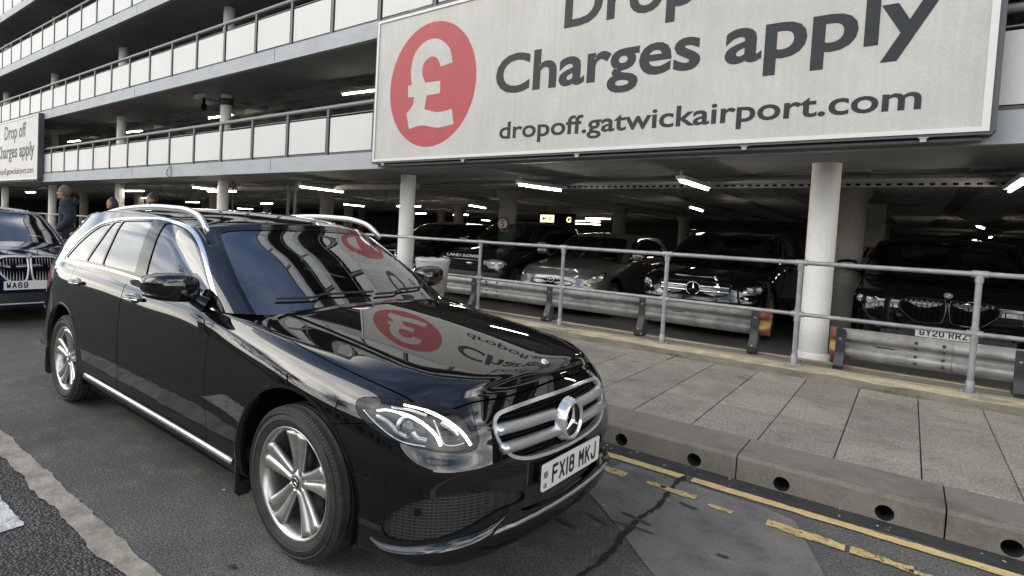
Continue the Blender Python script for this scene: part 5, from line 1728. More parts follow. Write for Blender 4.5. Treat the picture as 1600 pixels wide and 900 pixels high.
    # ---- cowl and wipers
    b = MB()
    pts = [(-.53, -.72), (-.43, -.36), (-.39, 0), (-.43, .36), (-.53, .72)]
    q = curve_pts([(y, x) for x, y in pts], 24)
    V = []; F = []
    for y, x in q:
        V += [(x + .03, y, .985), (x - .06, y, 1.02)]
    F = [(2 * i, 2 * i + 1, 2 * i + 3, 2 * i + 2) for i in range(23)]
    b.add(V, F, True); b.build('cowl', M['trim_plastic'], T)
    wsv = ws
    def wsx(y, z, off):
        k = np.argmin((ws['V'][:, 1] - abs(y)) ** 2 + (ws['V'][:, 2] - z) ** 2)
        p = ws['V'][k] + ws['N'][k] * off; return (p[0], math.copysign(p[1], y) if y else p[1], p[2])
    for ya, yb in ((-.62, .02), (.02, .60)):
        b = MB()
        pts = [wsx(y, 1.035 + .012 * math.sin(k), .012) for k, y in enumerate(np.linspace(ya, yb, 8))]
        pts = [wsx(y, 1.062 + .018 * (y - ya) / (yb - ya), .012) for y in np.linspace(ya, yb, 10)]
        b.tube(pts, .007, 6); b.build('wiper', M['trim_plastic'], T)
    # ---- wells, underside, cabin
    wheel_wells(T, ((0, .345), (-2.939, .345)), AR, .90)
    b = MB()
    b.box(-3.9, .70, -.60, .60, .19, .23); b.box(-2.5, -.45, -.86, .86, .20, .235)
    b.build('underbody', M['liner'], T)
    b = MB()
    b.box(-3.85, -.75, -.82, .82, .30, .34)
    b.build('cabin_floor', M['dash'], T)
    # dashboard
    b = MB(); V = []; F = []
    prof = [(-.56, .955), (-.80, .985), (-1.02, .975), (-1.10, .94), (-1.08, .80), (-1.0, .55)]
    ys = np.linspace(-.80, .80, 17)
    for y in ys:
        for x, z in prof:
            V.append((x - .10 * (y / .8) ** 2, y, z - .02 * (y / .8) ** 2 + (.035 if -.55 < y < -.2 and x < -.9 and z > .9 else 0)))
    for i in range(16):
        for j in range(5):
            F.append((i * 6 + j, i * 6 + j + 1, i * 6 + 7 + j, i * 6 + 6 + j))
    b.add(V, F, True); b.build('dashboard', M['dash'], T)
    steering_wheel(T, (-1.19, -.37, .93), .185, .45)
    make_seats(T, (-1.72, -2.62), zs=.56)
    b = MB(); superq(b, (-1.20, 0, 1.345), (.022, .115, .038), .5); b.tube([(-1.19, 0, 1.36), (-1.16, 0, 1.42)], .012, 8); b.build('interior_mirror', M['trim_plastic'], T)
    b = MB(); b.box(-3.5, -2.7, -.66, .66, .98, 1.0); b.build('load_cover', M['dash'], T)
    return T
def liner_cut(m, polys, cutpoly):
    for p, c, k in polys:
        _, m = cutpoly(m, c, p, k, .012)
    return m
est_full = est_shells()[0]
estate = build_estate()
# ------------------------------------------------------------------ other cars: same shell generator, own proportions and fronts
SQ_OUT = [(.872, 0), (.866, .25), (.852, .47), (.812, .65), (.72, .78), (.57, .862), (.36, .903), (.10, .922)] + EST_OUT[8:]
SQ_PROF = dict(EST_PROF)
SQ_PROF.update({
    0: [(.10, .22), (.03, .24), (.004, .29), (.0, .37), (0, .46), (.004, .56), (.012, .68), (.03, .785), (.06, .835), (.105, .868)],
    4: [(.10, .19), (.03, .21), (.006, .27), (.0, .37), (0, .47), (.002, .58), (.008, .68), (.022, .77), (.05, .815), (.10, .846)],
    5: [(.10, .20), (.03, .22), (.006, .28), (.0, .38), (0, .49), (.001, .60), (.006, .70), (.022, .79), (.05, .835), (.105, .866)],
    7: [(.10, .21), (.03, .23), (.010, .31), (0, .43), (0, .55), (.001, .67), (.008, .77), (.030, .85), (.062, .89), (.125, .918)]})
SQ_HC = [(x, 1.0 - .105 * x - .03 * x * x - .055 * math.exp((x - .766) / .025)) for x in np.arange(-.86, .80, .02)] + [(-1.5, 1.02), (-4.2, 1.05)]
def scale_m(m, k):
    k = np.array(k); r = dict(m); r['V'] = m['V'] * k; n = m['N'] / k
    r['N'] = n / np.maximum(np.linalg.norm(n, axis=1, keepdims=True), 1e-9); return r
def build_car(name, label, loc, rotz, mat, sc, lamp, square=False, group=None, lamp_fill='lamp_dark', front=None, R=.36, rails=False, tint=('windscreen_glass', 'privacy_glass'), saloon=False, chrome_windows=True):
    T = thing(name, label, 'car', loc, rotz, group)
    gh_t = EST_GH
    if saloon:                     # tail drops: pull the rear columns forward and down
        gh_t = [[(p[0] * (1 if p[0] > -2.4 else 1) + (0 if p[0] > -2.7 else (.55 if k > 1 else .25)), p[1], p[2]) for k, p in enumerate(c)] for c in EST_GH]
    body = shell(profile_keys(SQ_OUT if square else EST_OUT, SQ_PROF if square else EST_PROF), SQ_HC if square else EST_HC, 4.5, .045, 36, 18, 0, est_cap)
    gh = shell(gh_t, EST_ROOF, 2.6, .05, 24, 12)
    col, lev, S = 0, 1, 2
    SZ0 = sz_sampler(body)
    full = scale_m(body, sc)
    YZ = lambda m: m['V'][:, 1:3]; SZc = lambda m: np.stack([m['A'][:, S], m['V'][:, 2]], 1); XZ = lambda m: m['V'][:, [0, 2]]
    def cutpoly(m, coords, poly, mask, grow=0.0):
        d = poly_sd(coords(m), poly) + grow
        return cut(m, np.where(mask(m), d, -.05))
    AR = .40
    for cx in (0.0, -2.939):
        d = AR - np.hypot(body['V'][:, 0] - cx, body['V'][:, 2] - .335)
        _, body = cut(body, np.where(body['V'][:, 1] > .5, d, -1))
    pl = [(-.42, -.01), (-.46, .36), (-.55, .62), (-.66, .785), (-.85, .835), (-1.25, .845), (-2.5, .84), (-3.3, .80), (-3.75, .66), (-3.9, .4), (-3.95, -.01)]
    d = poly_sd(body['V'][:, :2], pl); _, body = cut(body, np.where(body['A'][:, lev] > 8.9, d, -.05))
    hl = smooth_poly(lamp, 5)
    sf = lambda m: (m['V'][:, 0] > .1) & (m['A'][:, lev] < 9.6)
    lampm, body = cutpoly(body, SZc, hl, sf)
    # bonnet and door lines as open gaps
    bon = smooth_poly([(.765, -.6), (.762, 0), (.75, .25), (.72, .45), (.68, .58), (.62, .69), (.50, .765), (.30, .80), (-.28, .815), (-.55, .79), (-.665, .70), (-.52, .60), (-.43, .36), (-.385, 0), (-.385, -.6)], 4, corner=(0, 14))
    dd = .0035 - np.abs(poly_sd(body['V'][:, :2], bon)); _, body = cut(body, np.where((body['A'][:, lev] > 7.2) & (body['V'][:, 0] > -.9), dd, -.1))
    doors = []
    sidem = lambda m: (m['V'][:, 1] > .6) & (m['A'][:, lev] < 9.7)
    fd = [(-.70, .33), (-.73, .72), (-.705, .96), (-.66, 1.2), (-1.85, 1.2), (-1.868, .66), (-1.868, .33)]
    rd = [(-1.875, .33), (-1.875, .66), (-1.857, 1.2), (-2.86, 1.2), (-2.80, 1.0), (-2.80, .82), (-2.62, .62), (-2.50, .33)]
    for poly in (fd, rd):
        dm, _ = cutpoly(body, XZ, poly, sidem, -.001); _, body = cutpoly(body, XZ, poly, sidem, .0035); doors.append(dm)
    gs = lambda m: (m['V'][:, 1] > .30) & (m['A'][:, lev] < 4.4) & (m['A'][:, col] > 3.2) & (m['A'][:, col] < 11.2)
    dlo = smooth_poly([(-3.17, 1.090), (-2.868, 1.278), (-2.596, 1.385), (-2.209, 1.440), (-1.742, 1.456), (-1.431, 1.427), (-1.273, 1.376), (-1.139, 1.302), (-.98, 1.197), (-.852, 1.107), (-.70, 1.002), (-.951, 1.036), (-1.625, 1.080), (-2.336, 1.102)], 4, corner=(0, 10))
    if saloon:
        dlo = smooth_poly([(-2.80, 1.095), (-2.55, 1.24), (-2.35, 1.36), (-2.1, 1.42), (-1.742, 1.452), (-1.431, 1.427), (-1.273, 1.376), (-1.139, 1.302), (-.98, 1.197), (-.852, 1.107), (-.70, 1.002), (-.951, 1.036), (-1.625, 1.080), (-2.336, 1.100)], 4, corner=(0, 10))
    side, gh = cutpoly(gh, XZ, dlo, gs)
    chrome = cutpoly(side, XZ, dlo, gs, -.014)
    pil = (lambda m: (np.abs(m['V'][:, 0] + 1.83) < .05))
    wsp = smooth_poly([(-.2, 1.450), (0, 1.450), (.25, 1.446), (.46, 1.438), (.57, 1.426), (.620, 1.405), (.655, 1.345), (.706, 1.237), (.740, 1.148), (.760, 1.077), (.775, 1.00), (.775, .9), (0, .9), (-.2, .9)], 3, corner=(0, 11, 13))
    ws, gh = cutpoly(gh, YZ, wsp, lambda m: (m['A'][:, col] < 4.6) & (m['V'][:, 0] > -1.75))
    s_ = lambda m: scale_m(m, sc)
    m_obj('body_shell', join_m(s_(both(body)), s_(both(gh))), mat, T)
    lin = cut(body, np.where(body['A'][:, lev] > 8.9, -1, 1.0))[0]
    bl = m_obj('body_liner', offset_m(s_(both(lin)), -.03), M['liner'], T)
    m_obj('windscreen', offset_m(s_(both(ws)), -.003), M[tint[0]], T)
    SF = side_sampler(full)
    for sd in (1, -1):
        mm = (lambda m: m) if sd == 1 else mirror_m
        for i, dm in enumerate(doors):
            do = m_obj('door', mm(s_(dm)), mat, T)
            hx = (-1.665, -2.665)[i] * sc[0]; hz = .952 * sc[2]; yy, N = SF(hx, hz)
            hb = MB(); hb.tube([(hx - .11 + .22 * t, sd * (yy + .03 * math.sin(math.pi * t) ** .6), hz) for t in np.linspace(0, 1, 9)], .013, 8); hb.build('door_handle', mat, do)
        m_obj('side_window', offset_m(mm(s_(chrome[0])), -.003), M[tint[1]], T)
        m_obj('window_trim', offset_m(mm(s_(chrome[1])), .002), M['chrome' if chrome_windows else 'gloss_black'], T)
        make_wheel(T, 0, sd * (.797 * sc[1]), sd, R=R, W=.235, rimr=R * .70, detail=False, star=False)
        make_wheel(T, -2.939 * sc[0], sd * (.80 * sc[1]), sd, R=R, W=.235, rimr=R * .70, detail=False, star=False)
        lo = m_obj('headlight', offset_m(mm(s_(lampm)), -.001), M['lens'], T)
        m_obj('lamp_bucket', offset_m(mm(s_(lampm)), -.045), M[lamp_fill], lo)
        def at(s, z, off):
            P, N = SZ0(s, z, 0, sd); P = P * np.array(sc); return P + N * off, N
        cs = np.array(lamp).mean(0)
        for ds in (-.10, .10):
            P, N = at(cs[0] + ds, cs[1], -.042)
            rb = MB(); Nv = Vector((.93, sd * .36, 0)).normalized(); u_ = Vector((0, 0, 1)); v_ = u_.cross(Nv); V = []; F = []
            for i in range(21):
                a = 2 * math.pi * i / 20
                for r_, h_ in ((0, .010), (.022, .016), (.030, .006), (.040, .024), (.046, .0)):
                    V.append(Vector(P) + (u_ * math.cos(a) + v_ * math.sin(a)) * r_ + Nv * h_)
            for i in range(20):
                for j in range(4):
                    F.append((i * 5 + j, i * 5 + 5 + j, i * 5 + 6 + j, i * 5 + 1 + j))
            rb.add(V, F, True); rb.build('reflector', M['lamp_inner' if lamp_fill != 'lamp_clear' else 'chrome'], lo)
        rb = MB(); R_ = [at(s, z, -.014) for s, z in curve_pts([tuple(p) for p in hl[::3]], 40)]
        ribbon(rb, [r[0] for r in R_], [r[1] for r in R_], .006, .004); rb.build('lamp_trim', M['chrome'], lo)
        mo = MB()
        sh = lambda p: (p[0] - .9 * p[1] ** 2 * 2, p[1] * sd, p[2] * (1 - 1.6 * max(p[1], 0)))
        superq(mo, (-.72 * sc[0], sd * (1.06 * sc[1]), 1.115 * sc[2]), (.085, .13, .082), .62, 24, 14, sh)
        mir = mo.build('door_mirror', mat, T)
        mo = MB(); mo.tube([(-.80 * sc[0], sd * .86 * sc[1], 1.02 * sc[2]), (-.74 * sc[0], sd * .98 * sc[1], 1.07 * sc[2])], .035, 10); mo.build('mirror_arm', M['gloss_black'], mir)
        if rails:
            rb = MB(); rb.tube([(x * sc[0], sd * .69 * sc[1], z * sc[2]) for x, z in ((-3.2, 1.40), (-3.0, 1.47), (-2.4, 1.535), (-1.9, 1.545), (-1.5, 1.525), (-1.25, 1.45))], .016, 8); rb.build('roof_rail', M['gloss_black'], T)
    wheel_wells(T, ((0, .335 * sc[2]), (-2.939 * sc[0], .335 * sc[2])), AR * .98 * sc[2], .88 * sc[1])
    b = MB(); b.box(-3.8 * sc[0], .6 * sc[0], -.6, .6, .20, .26); b.box(-3.8 * sc[0], -.75 * sc[0], -.80 * sc[1], .80 * sc[1], .32, .36); b.build('underbody', M['liner'], T)
    b = MB(); b.box(-1.08 * sc[0], -.70 * sc[0], -.74 * sc[1], .74 * sc[1], .60, .985 * sc[2]); b.build('dashboard', M['dash'], T, bevel=.06)
    make_seats(T, (-1.72 * sc[0],), zs=.55 * sc[2])
    steering_wheel(T, (-1.19 * sc[0], -.37, .93 * sc[2]), .185, .45)
    fsel = np.where((full['V'][:, 0] > .3) & (full['A'][:, 1] < 9))[0]
    def gx(y, z):
        d = (full['V'][fsel, 1] - abs(y)) ** 2 + (full['V'][fsel, 2] - z) ** 2
        k = np.argpartition(d, 4)[:4]; w = 1 / (d[k] + 1e-6); return (full['V'][fsel[k], 0] * w).sum() / w.sum()
    if front: front(T, gx, sc)
    return T
def outline_loop(b, pts, gx, off, r, n=6):
    P = [(gx(y, z) + off, y, z) for y, z in pts]; P.append(P[0]); P.append(P[1])
    b.tube(P, r, n, cap=False)
def panel_from(b, pts, gx, off):
    c = np.mean(pts, 0); P = [(gx(y, z) + off, y, z) for y, z in pts]; V = [(gx(*c) + off, c[0], c[1])] + P; n = len(P)
    b.add(V, [(0, 1 + i, 1 + (i + 1) % n) for i in range(n)], True)
def kidney_front(zt, zb, w, gap, slat_mat, frame_mat, nsl, roundel, plate=None, slat_top=False):
    def f(T, gx, sc):
        go = None
        for sd in (1, -1):
            pts = smooth_poly([(sd * gap, zt - .01), (sd * (gap + .05), zt), (sd * (w - .09), zt - .005), (sd * (w - .02), zt - .05), (sd * w, zt - .12), (sd * (w - .10), zb + .05), (sd * (w - .17), zb), (sd * (gap + .06), zb), (sd * (gap + .01), zb + .04)], 4)
            b = MB(); panel_from(b, pts, gx, .004); g = b.build('grille', M['liner'], T)
            b = MB(); outline_loop(b, pts, gx, .006, .012); b.build('grille_surround', M[frame_mat], g)
            b = MB()
            for k in range(nsl):
                y = gap + .04 + (w - gap - .08) * (k + .5) / nsl
                lo = zb + .02 + max(0, y - (w - .15)) * .8; hi = zt - .02 - max(0, y - (w - .1)) * .9
                if hi - lo < .03: continue
                x0 = gx(y, lo) + .006; x1 = gx(y, hi) + .006
                b.add([(x0, sd * (y - .007), lo), (x0 + .018, sd * y, lo), (x0, sd * (y + .007), lo), (x1, sd * (y - .007), hi), (x1 + .018, sd * y, hi), (x1, sd * (y + .007), hi)], [(0, 1, 4, 3), (1, 2, 5, 4), (0, 2, 1), (3, 4, 5)])
            b.build('grille_slats', M[slat_mat], g)
            if slat_top:
                b = MB()
                for k in range(nsl):
                    y = gap + .04 + (w - gap - .08) * (k + .5) / nsl
                    x1 = gx(y, zt - .03) + .008
                    b.add([(x1, sd * (y - .012), zt - .02), (x1 + .012, sd * y, zt - .02), (x1, sd * (y + .012), zt - .02), (x1 + .008, sd * y, zt - .085)], [(0, 1, 3), (1, 2, 3), (0, 2, 1)])
                b.build('slat_tips', M['satin_metal'], g)
        # roundel on the bonnet edge
        y, z = 0, roundel; x = gx(0, z) + .012
        e = Vector((x, 0, z)); en = Vector((.75, 0, .66)); u_ = Vector((0, 1, 0)); v_ = en.cross(u_) * -1
        def disc(r0, r1, h, a0=0, a1=360, n=28):
            V = []; F = []
            for i in range(n + 1):
                a = math.radians(a0 + (a1 - a0) * i / n); d_ = u_ * math.cos(a) + v_ * math.sin(a)
                V += [e + d_ * r0 + en * h, e + d_ * r1 + en * h]
            for i in range(n): F.append((2 * i, 2 * i + 1, 2 * i + 3, 2 * i + 2))
            return V, F
        b = MB(); b.add(*disc(0, .041, 0)); em = b.build('bonnet_badge', M['plate_black'], T)
        b = MB(); b.add(*disc(.037, .041, .002)); b.add(*disc(.022, .025, .002)); b.add(*disc(0, .022, .002, 90, 180)); b.add(*disc(0, .022, .002, 270, 360)); b.build('badge_silver', M['plate_white'], em)
        b = MB(); b.add(*disc(0, .022, .002, 0, 90)); b.add(*disc(0, .022, .002, 180, 270)); b.build('badge_blue', M['plate_blue'], em)
        # lower intake and chrome line
        b = MB(); pts = [(-.55 * sc[1], zb - .10), (.55 * sc[1], zb - .10), (.48 * sc[1], zb - .25), (-.48 * sc[1], zb - .25)]
        V = []; F = []
        ys = np.linspace(-.58, .58, 15) * sc[1]
        for y in ys: V += [(gx(y, zb - .16) + .004, y, zb - .14), (gx(y, zb - .26) + .004, y, zb - .27)]
        b.add(V, [(2 * i, 2 * i + 1, 2 * i + 3, 2 * i + 2) for i in range(14)], True); li = b.build('lower_intake', M['honeycomb'], T)
        b = MB(); b.tube([(gx(y, zb - .275) + .008, y, zb - .275) for y in np.linspace(-.66, .66, 15) * sc[1]], .008, 6); b.build('chrome_strip', M[frame_mat], li)
        if plate: number_plate(T, plate[0], (gx(0, plate[1]) + .012, plate[2], plate[1]), font_w=plate[3])
    return f
LAMP_SLIM = [(.62, .735), (.70, .765), (.90, .79), (1.10, .80), (1.17, .785), (1.08, .72), (.90, .695), (.70, .69), (.63, .70)]
LAMP_GLC = [(.68, .66), (.70, .72), (.82, .765), (1.0, .79), (1.13, .785), (1.17, .765), (1.10, .71), (.95, .665), (.80, .645)]
LAMP_BOX = [(.615, .66), (.61, .74), (.62, .80), (.70, .812), (.90, .805), (1.02, .79), (1.05, .74), (1.02, .68), (.9, .655), (.72, .650)]
LAMP_ALM = [(.70, .655), (.72, .70), (.86, .765), (1.06, .81), (1.22, .835), (1.20, .79), (1.10, .715), (.96, .665), (.82, .645)]
M['bar_silver'] = plain('bar_silver', (.72, .72, .72), .32, metal=.45)
# blue saloon standing behind the estate
saloon = build_car('saloon_car', 'dark blue saloon with tall chrome twin grille, waiting behind the estate, plate WA69', (-7.36, -.055, 0), -.015, M['navy_paint'], (1.0, 1.03, .965), LAMP_SLIM, square=True, saloon=True,
                   front=kidney_front(.87, .56, .36, .022, 'bar_silver', 'bar_silver', 8, .885, ('WA69', .52, -.02, None)), R=.36)
G_ = 'cars parked nose-out behind the crash barrier'
RZ = -math.pi / 2
def place(x, yfront, sx): return (x, yfront + .872 * sx, .03)
suv = build_car('sports_suv', 'black sports utility car, wide black twin grille, plate GY20 RRZ, right of the thick column', place(2.37, 7.12, 1.05), RZ, M['deep_black_paint'], (1.05, 1.07, 1.10), LAMP_SLIM, square=True, group=G_,
                front=kidney_front(.885, .60, .46, .02, 'gloss_black', 'gloss_black', 7, .945, ('GY20 RRZ', .47, -.02, None), slat_top=True), R=.385, chrome_windows=False)
def glc_front(T, gx, sc):
    b = MB(); pts = smooth_poly([(0, .855), (.30, .85), (.50, .835), (.515, .77), (.48, .70), (.36, .645), (0, .63), (-.36, .645), (-.48, .70), (-.515, .77), (-.50, .835), (-.30, .85)], 4)
    panel_from(b, pts, gx, .003); g = b.build('grille', M['liner'], T)
    b = MB(); outline_loop(b, pts, gx, .004, .010); b.build('grille_surround', M['gloss_black'], g)
    for z in (.785, .715):
        for sd in (1, -1):
            b = MB(); V = []; F = []
            for y in np.linspace(.10, .49, 12):
                x = gx(y, z) + .004
                for a, h in ((-1, .0), (-.8, .012), (.8, .012), (1, 0)): V.append((x + h, sd * y, z + a * .018))
            for i in range(11):
                for j in range(3): F.append((i * 4 + j, i * 4 + j + 1, i * 4 + 5 + j, i * 4 + 4 + j))
            b.add(V, F, True); b.build('grille_bar', M['chrome'], g)
    x = gx(0, .745)
    b = MB(); b.lathe([(0, x + .006), (.092, x + .006)], 32, c=(0, 0, .745), axis='x'); b.build('badge_back', M['gloss_black'], g)
    star3(g, Vector((x + .012, 0, .745)), .105, 'x', 1, 'badge_star')
    b = MB(); V = []
    ys = np.linspace(-.62, .62, 15)
    for y in ys: V += [(gx(y, .5) + .003, y, .50), (gx(y, .38) + .003, y, .36)]
    b.add(V, [(2 * i, 2 * i + 1, 2 * i + 3, 2 * i + 2) for i in range(14)], True); b.build('lower_intake', M['honeycomb'], T)
glc = build_car('utility_car', 'black utility car with a big three-pointed star grille badge, left of the thick white column', place(-.52, 6.98, .98), RZ, M['deep_black_paint'], (.98, 1.02, 1.09), LAMP_GLC, group=G_, lamp_fill='lamp_inner', front=glc_front, R=.37, rails=True)
def hatch_front(T, gx, sc):
    b = MB(); pts = smooth_poly([(0, .66), (.36, .645), (.42, .60), (.30, .555), (0, .545), (-.30, .555), (-.42, .60), (-.36, .645)], 4)
    panel_from(b, pts, gx, .004); g = b.build('grille', M['liner'], T)
    x = gx(0, .645) + .012
    b = MB(); n = 32
    b.tube([(x, .062 * math.cos(2 * math.pi * k / n), .650 + .048 * math.sin(2 * math.pi * k / n)) for k in range(n + 2)], .007, 6, cap=False)
    b.tube([(x, -.052, .675), (x, -.02, .655), (x, 0, .635), (x, .02, .655), (x, .052, .675)], .006, 6); b.build('grille_badge', M['chrome'], g)
    b = MB(); V = []
    for y in np.linspace(-.60, .60, 15): V += [(gx(y, .42) + .003, y, .44), (gx(y, .3) + .003, y, .30)]
    b.add(V, [(2 * i, 2 * i + 1, 2 * i + 3, 2 * i + 2) for i in range(14)], True); b.build('lower_intake', M['honeycomb'], T)
hatch = build_car('family_hatchback', 'low grey family hatchback with large almond headlights and papers on its dashboard', place(-2.93, 7.02, .96), RZ, M['grey_paint'], (.96, .95, 1.0), LAMP_ALM, group=G_, lamp_fill='lamp_clear', front=hatch_front, R=.32, chrome_windows=False)
b = MB(); b.quad((-.78, .28, 1.028), (-.98, .26, 1.05), (-.97, .48, 1.05), (-.77, .46, 1.026)); b.quad((-.80, -.24, 1.03), (-.95, -.20, 1.12), (-.95, -.16, 1.12), (-.80, -.20, 1.03)); b.build('dashboard_paper', M['plate_white'], hatch)
def box_front(T, gx, sc):
    g = None
    b = MB(); V = []; F = []
    for y in np.linspace(-.50, .50, 13): V += [(gx(y, .86) + .004, y, .865), (gx(y, .72) + .004, y, .73)]
    b.add(V, [(2 * i, 2 * i + 1, 2 * i + 3, 2 * i + 2) for i in range(12)], True); g = b.build('grille', M['liner'], T)
    b = MB()
    for z in (.845, .80, .755):
        b.tube([(gx(y, z) + .012, y, z) for y in np.linspace(-.49, .49, 9)], .011, 6)
    b.build('grille_bars', M['trim_plastic'], g)
    b = MB(); x = gx(-.2, .80) + .028; b.lathe([(0, 0), (.045, 0), (.05, -.01)], 20, c=(x, .0, .80), axis='x')
    for i in range(len(b.v)): b.v[i] = (b.v[i][0], b.v[i][1] * 1.6 + .18, .80 + (b.v[i][2] - .80) * .55)
    b.build('grille_badge', M['satin_metal'], g)
    xx = gx(0, .93)
    F_ = Matrix.Translation((0, 0, 0)) @ CARF
    ltr = text_mesh('bonnet_letters', 'LAND ROVER', M['plate_white'], T, .075, gx(.0, .925) + .012, 0, .915, extr=.003, offs=.002, align='CENTER', width=.84, frame=CARF)
    b = MB(); V = []
    for y in np.linspace(-.80, .80, 17): V += [(gx(y, .62) + .02, y, .64), (gx(y, .55) + .035, y, .60), (gx(y, .5) + .035, y, .48), (gx(y, .42) + .01, y, .44)]
    b.add(V, [(4 * i + j, 4 * i + j + 1, 4 * i + 5 + j, 4 * i + 4 + j) for i in range(16) for j in range(3)], True); b.build('front_bumper', M['trim_plastic'], T)
offroad = build_car('offroad_car', 'dark green box-shaped off-roader with clear square headlights and raised bonnet lettering', place(-5.0, 7.15, .92), RZ, M['dark_green_paint'], (.92, .97, 1.115), LAMP_BOX, square=True, group=G_, lamp_fill='lamp_clear', front=box_front, R=.36, rails=True, chrome_windows=False)
van = build_car('people_carrier', 'unlit black people carrier behind the second white column, left of the off-roader', place(-7.35, 7.2, 1.0), RZ, M['deep_black_paint'], (1.0, 1.0, 1.07), LAMP_GLC, group=G_, front=glc_front if False else hatch_front, R=.35, chrome_windows=False)
# ------------------------------------------------------------------ tubular railing along the plinth
def railing(name, label, x_posts, y, z0, x_end, zt, zm, zbase_fn=None):
    T = thing(name, label, 'railing', (x_posts[0], y, z0))
    ox = x_posts[0]
    b = MB(); b.tube([(x_posts[0] - ox - .05, 0, zt - z0), (x_end - ox, 0, zt - z0)], .0225, 14); b.build('top_rail', M['galv'], T)
    b = MB(); b.tube([(x_posts[0] - ox - .05, 0, zm - z0), (x_end - ox, 0, zm - z0)], .0205, 14); b.build('mid_rail', M['galv'], T)
    for x in x_posts:
        x -= ox
        b = MB(); b.tube([(x, 0, 0), (x, 0, zt - z0 - .02)], .0235, 14); p = b.build('post', M['galv'], T)
        for zz in (zt - z0, zm - z0):
            b = MB(); b.tube([(x - .055, 0, zz), (x + .055, 0, zz)], .0305, 14); b.tube([(x, 0, zz - .075), (x, 0, zz - .01)], .0305, 14)
            if zz < zt - z0 - .1: b.tube([(x, 0, zz), (x, 0, zz + .055)], .0305, 14)
            b.tube([(x, -.030, zz - .04), (x, -.037, zz - .04)], .007, 6)
            b.build('rail_clamp', M['galv'], p)
        b = MB(); b.lathe([(.031, 0.008), (.031, .10), (.026, .106)], 16, c=(x, 0, 0)); b.box(x - .075, x + .075, -.05, .05, -.004, .008); b.lathe([(0, .018), (.010, .018), (.010, .008)], 6, c=(x - .05, 0, 0)); b.lathe([(0, .018), (.010, .018), (.010, .008)], 6, c=(x + .05, 0, 0))
        b.build('post_foot', M['galv'], p)
    return T
xp = [2.458 - 1.322 * k for k in range(0, 30)][::-1] + [2.458 + 1.322 * k for k in range(1, 7)]
railing('tube_railing', 'long grey galvanised tube railing with two rails on the low kerb plinth', xp, 4.61, .272, xp[-1] + .3, 1.325, .795)
# ------------------------------------------------------------------ crash barriers
M['spring_steel'] = rough_surface('barrier_post', [(.3, (.010, .010, .011)), (.6, (.028, .029, .031)), (.85, (.075, .077, .08))], 5, .5, 40, .1, .002)
def end_mat():
    m, nt, b = new_mat('barrier_end')
    tc = nt.nodes.new('ShaderNodeTexCoord'); sp = nt.nodes.new('ShaderNodeSeparateXYZ'); nt.links.new(tc.outputs['Object'], sp.inputs[0])
    ma = nt.nodes.new('ShaderNodeMath'); ma.operation = 'ADD'; nt.links.new(sp.outputs['Z'], ma.inputs[0])
    nz = noise(nt, 25, 5, .7, tc.outputs['Object']); m2 = nt.nodes.new('ShaderNodeMath'); m2.operation = 'MULTIPLY'; nt.links.new(nz, m2.inputs[0]); m2.inputs[1].default_value = .05
    nt.links.new(m2.outputs[0], ma.inputs[1])
    r = ramp(nt, ma.outputs[0], [(.0, (.20, .05, .035)), (.08, (.22, .055, .04)), (.12, (.38, .26, .07)), (.18, (.34, .22, .06)), (.21, (.22, .055, .04)), (.30, (.19, .05, .035))])
    w = ramp(nt, noise(nt, 30, 6, .8, tc.outputs['Object']), [(.6, (0,) * 3), (.66, (1,) * 3)])
    c = mixc(nt, w, r, (.2, .19, .18)); nt.links.new(c, b.inputs['Base Color']); setp(b, rough=.6)
    return m
M['barrier_end'] = end_mat()
def w_profile():
    # (y depth, z) of a W-beam, .31 high, open to the back
    return [(.030, 0.0), (.012, .012), (-.030, .060), (-.036, .080), (-.030, .100), (.030, .140), (.034, .155), (.030, .170), (-.030, .210), (-.036, .230), (-.030, .250), (.012, .298), (.030, .31)]
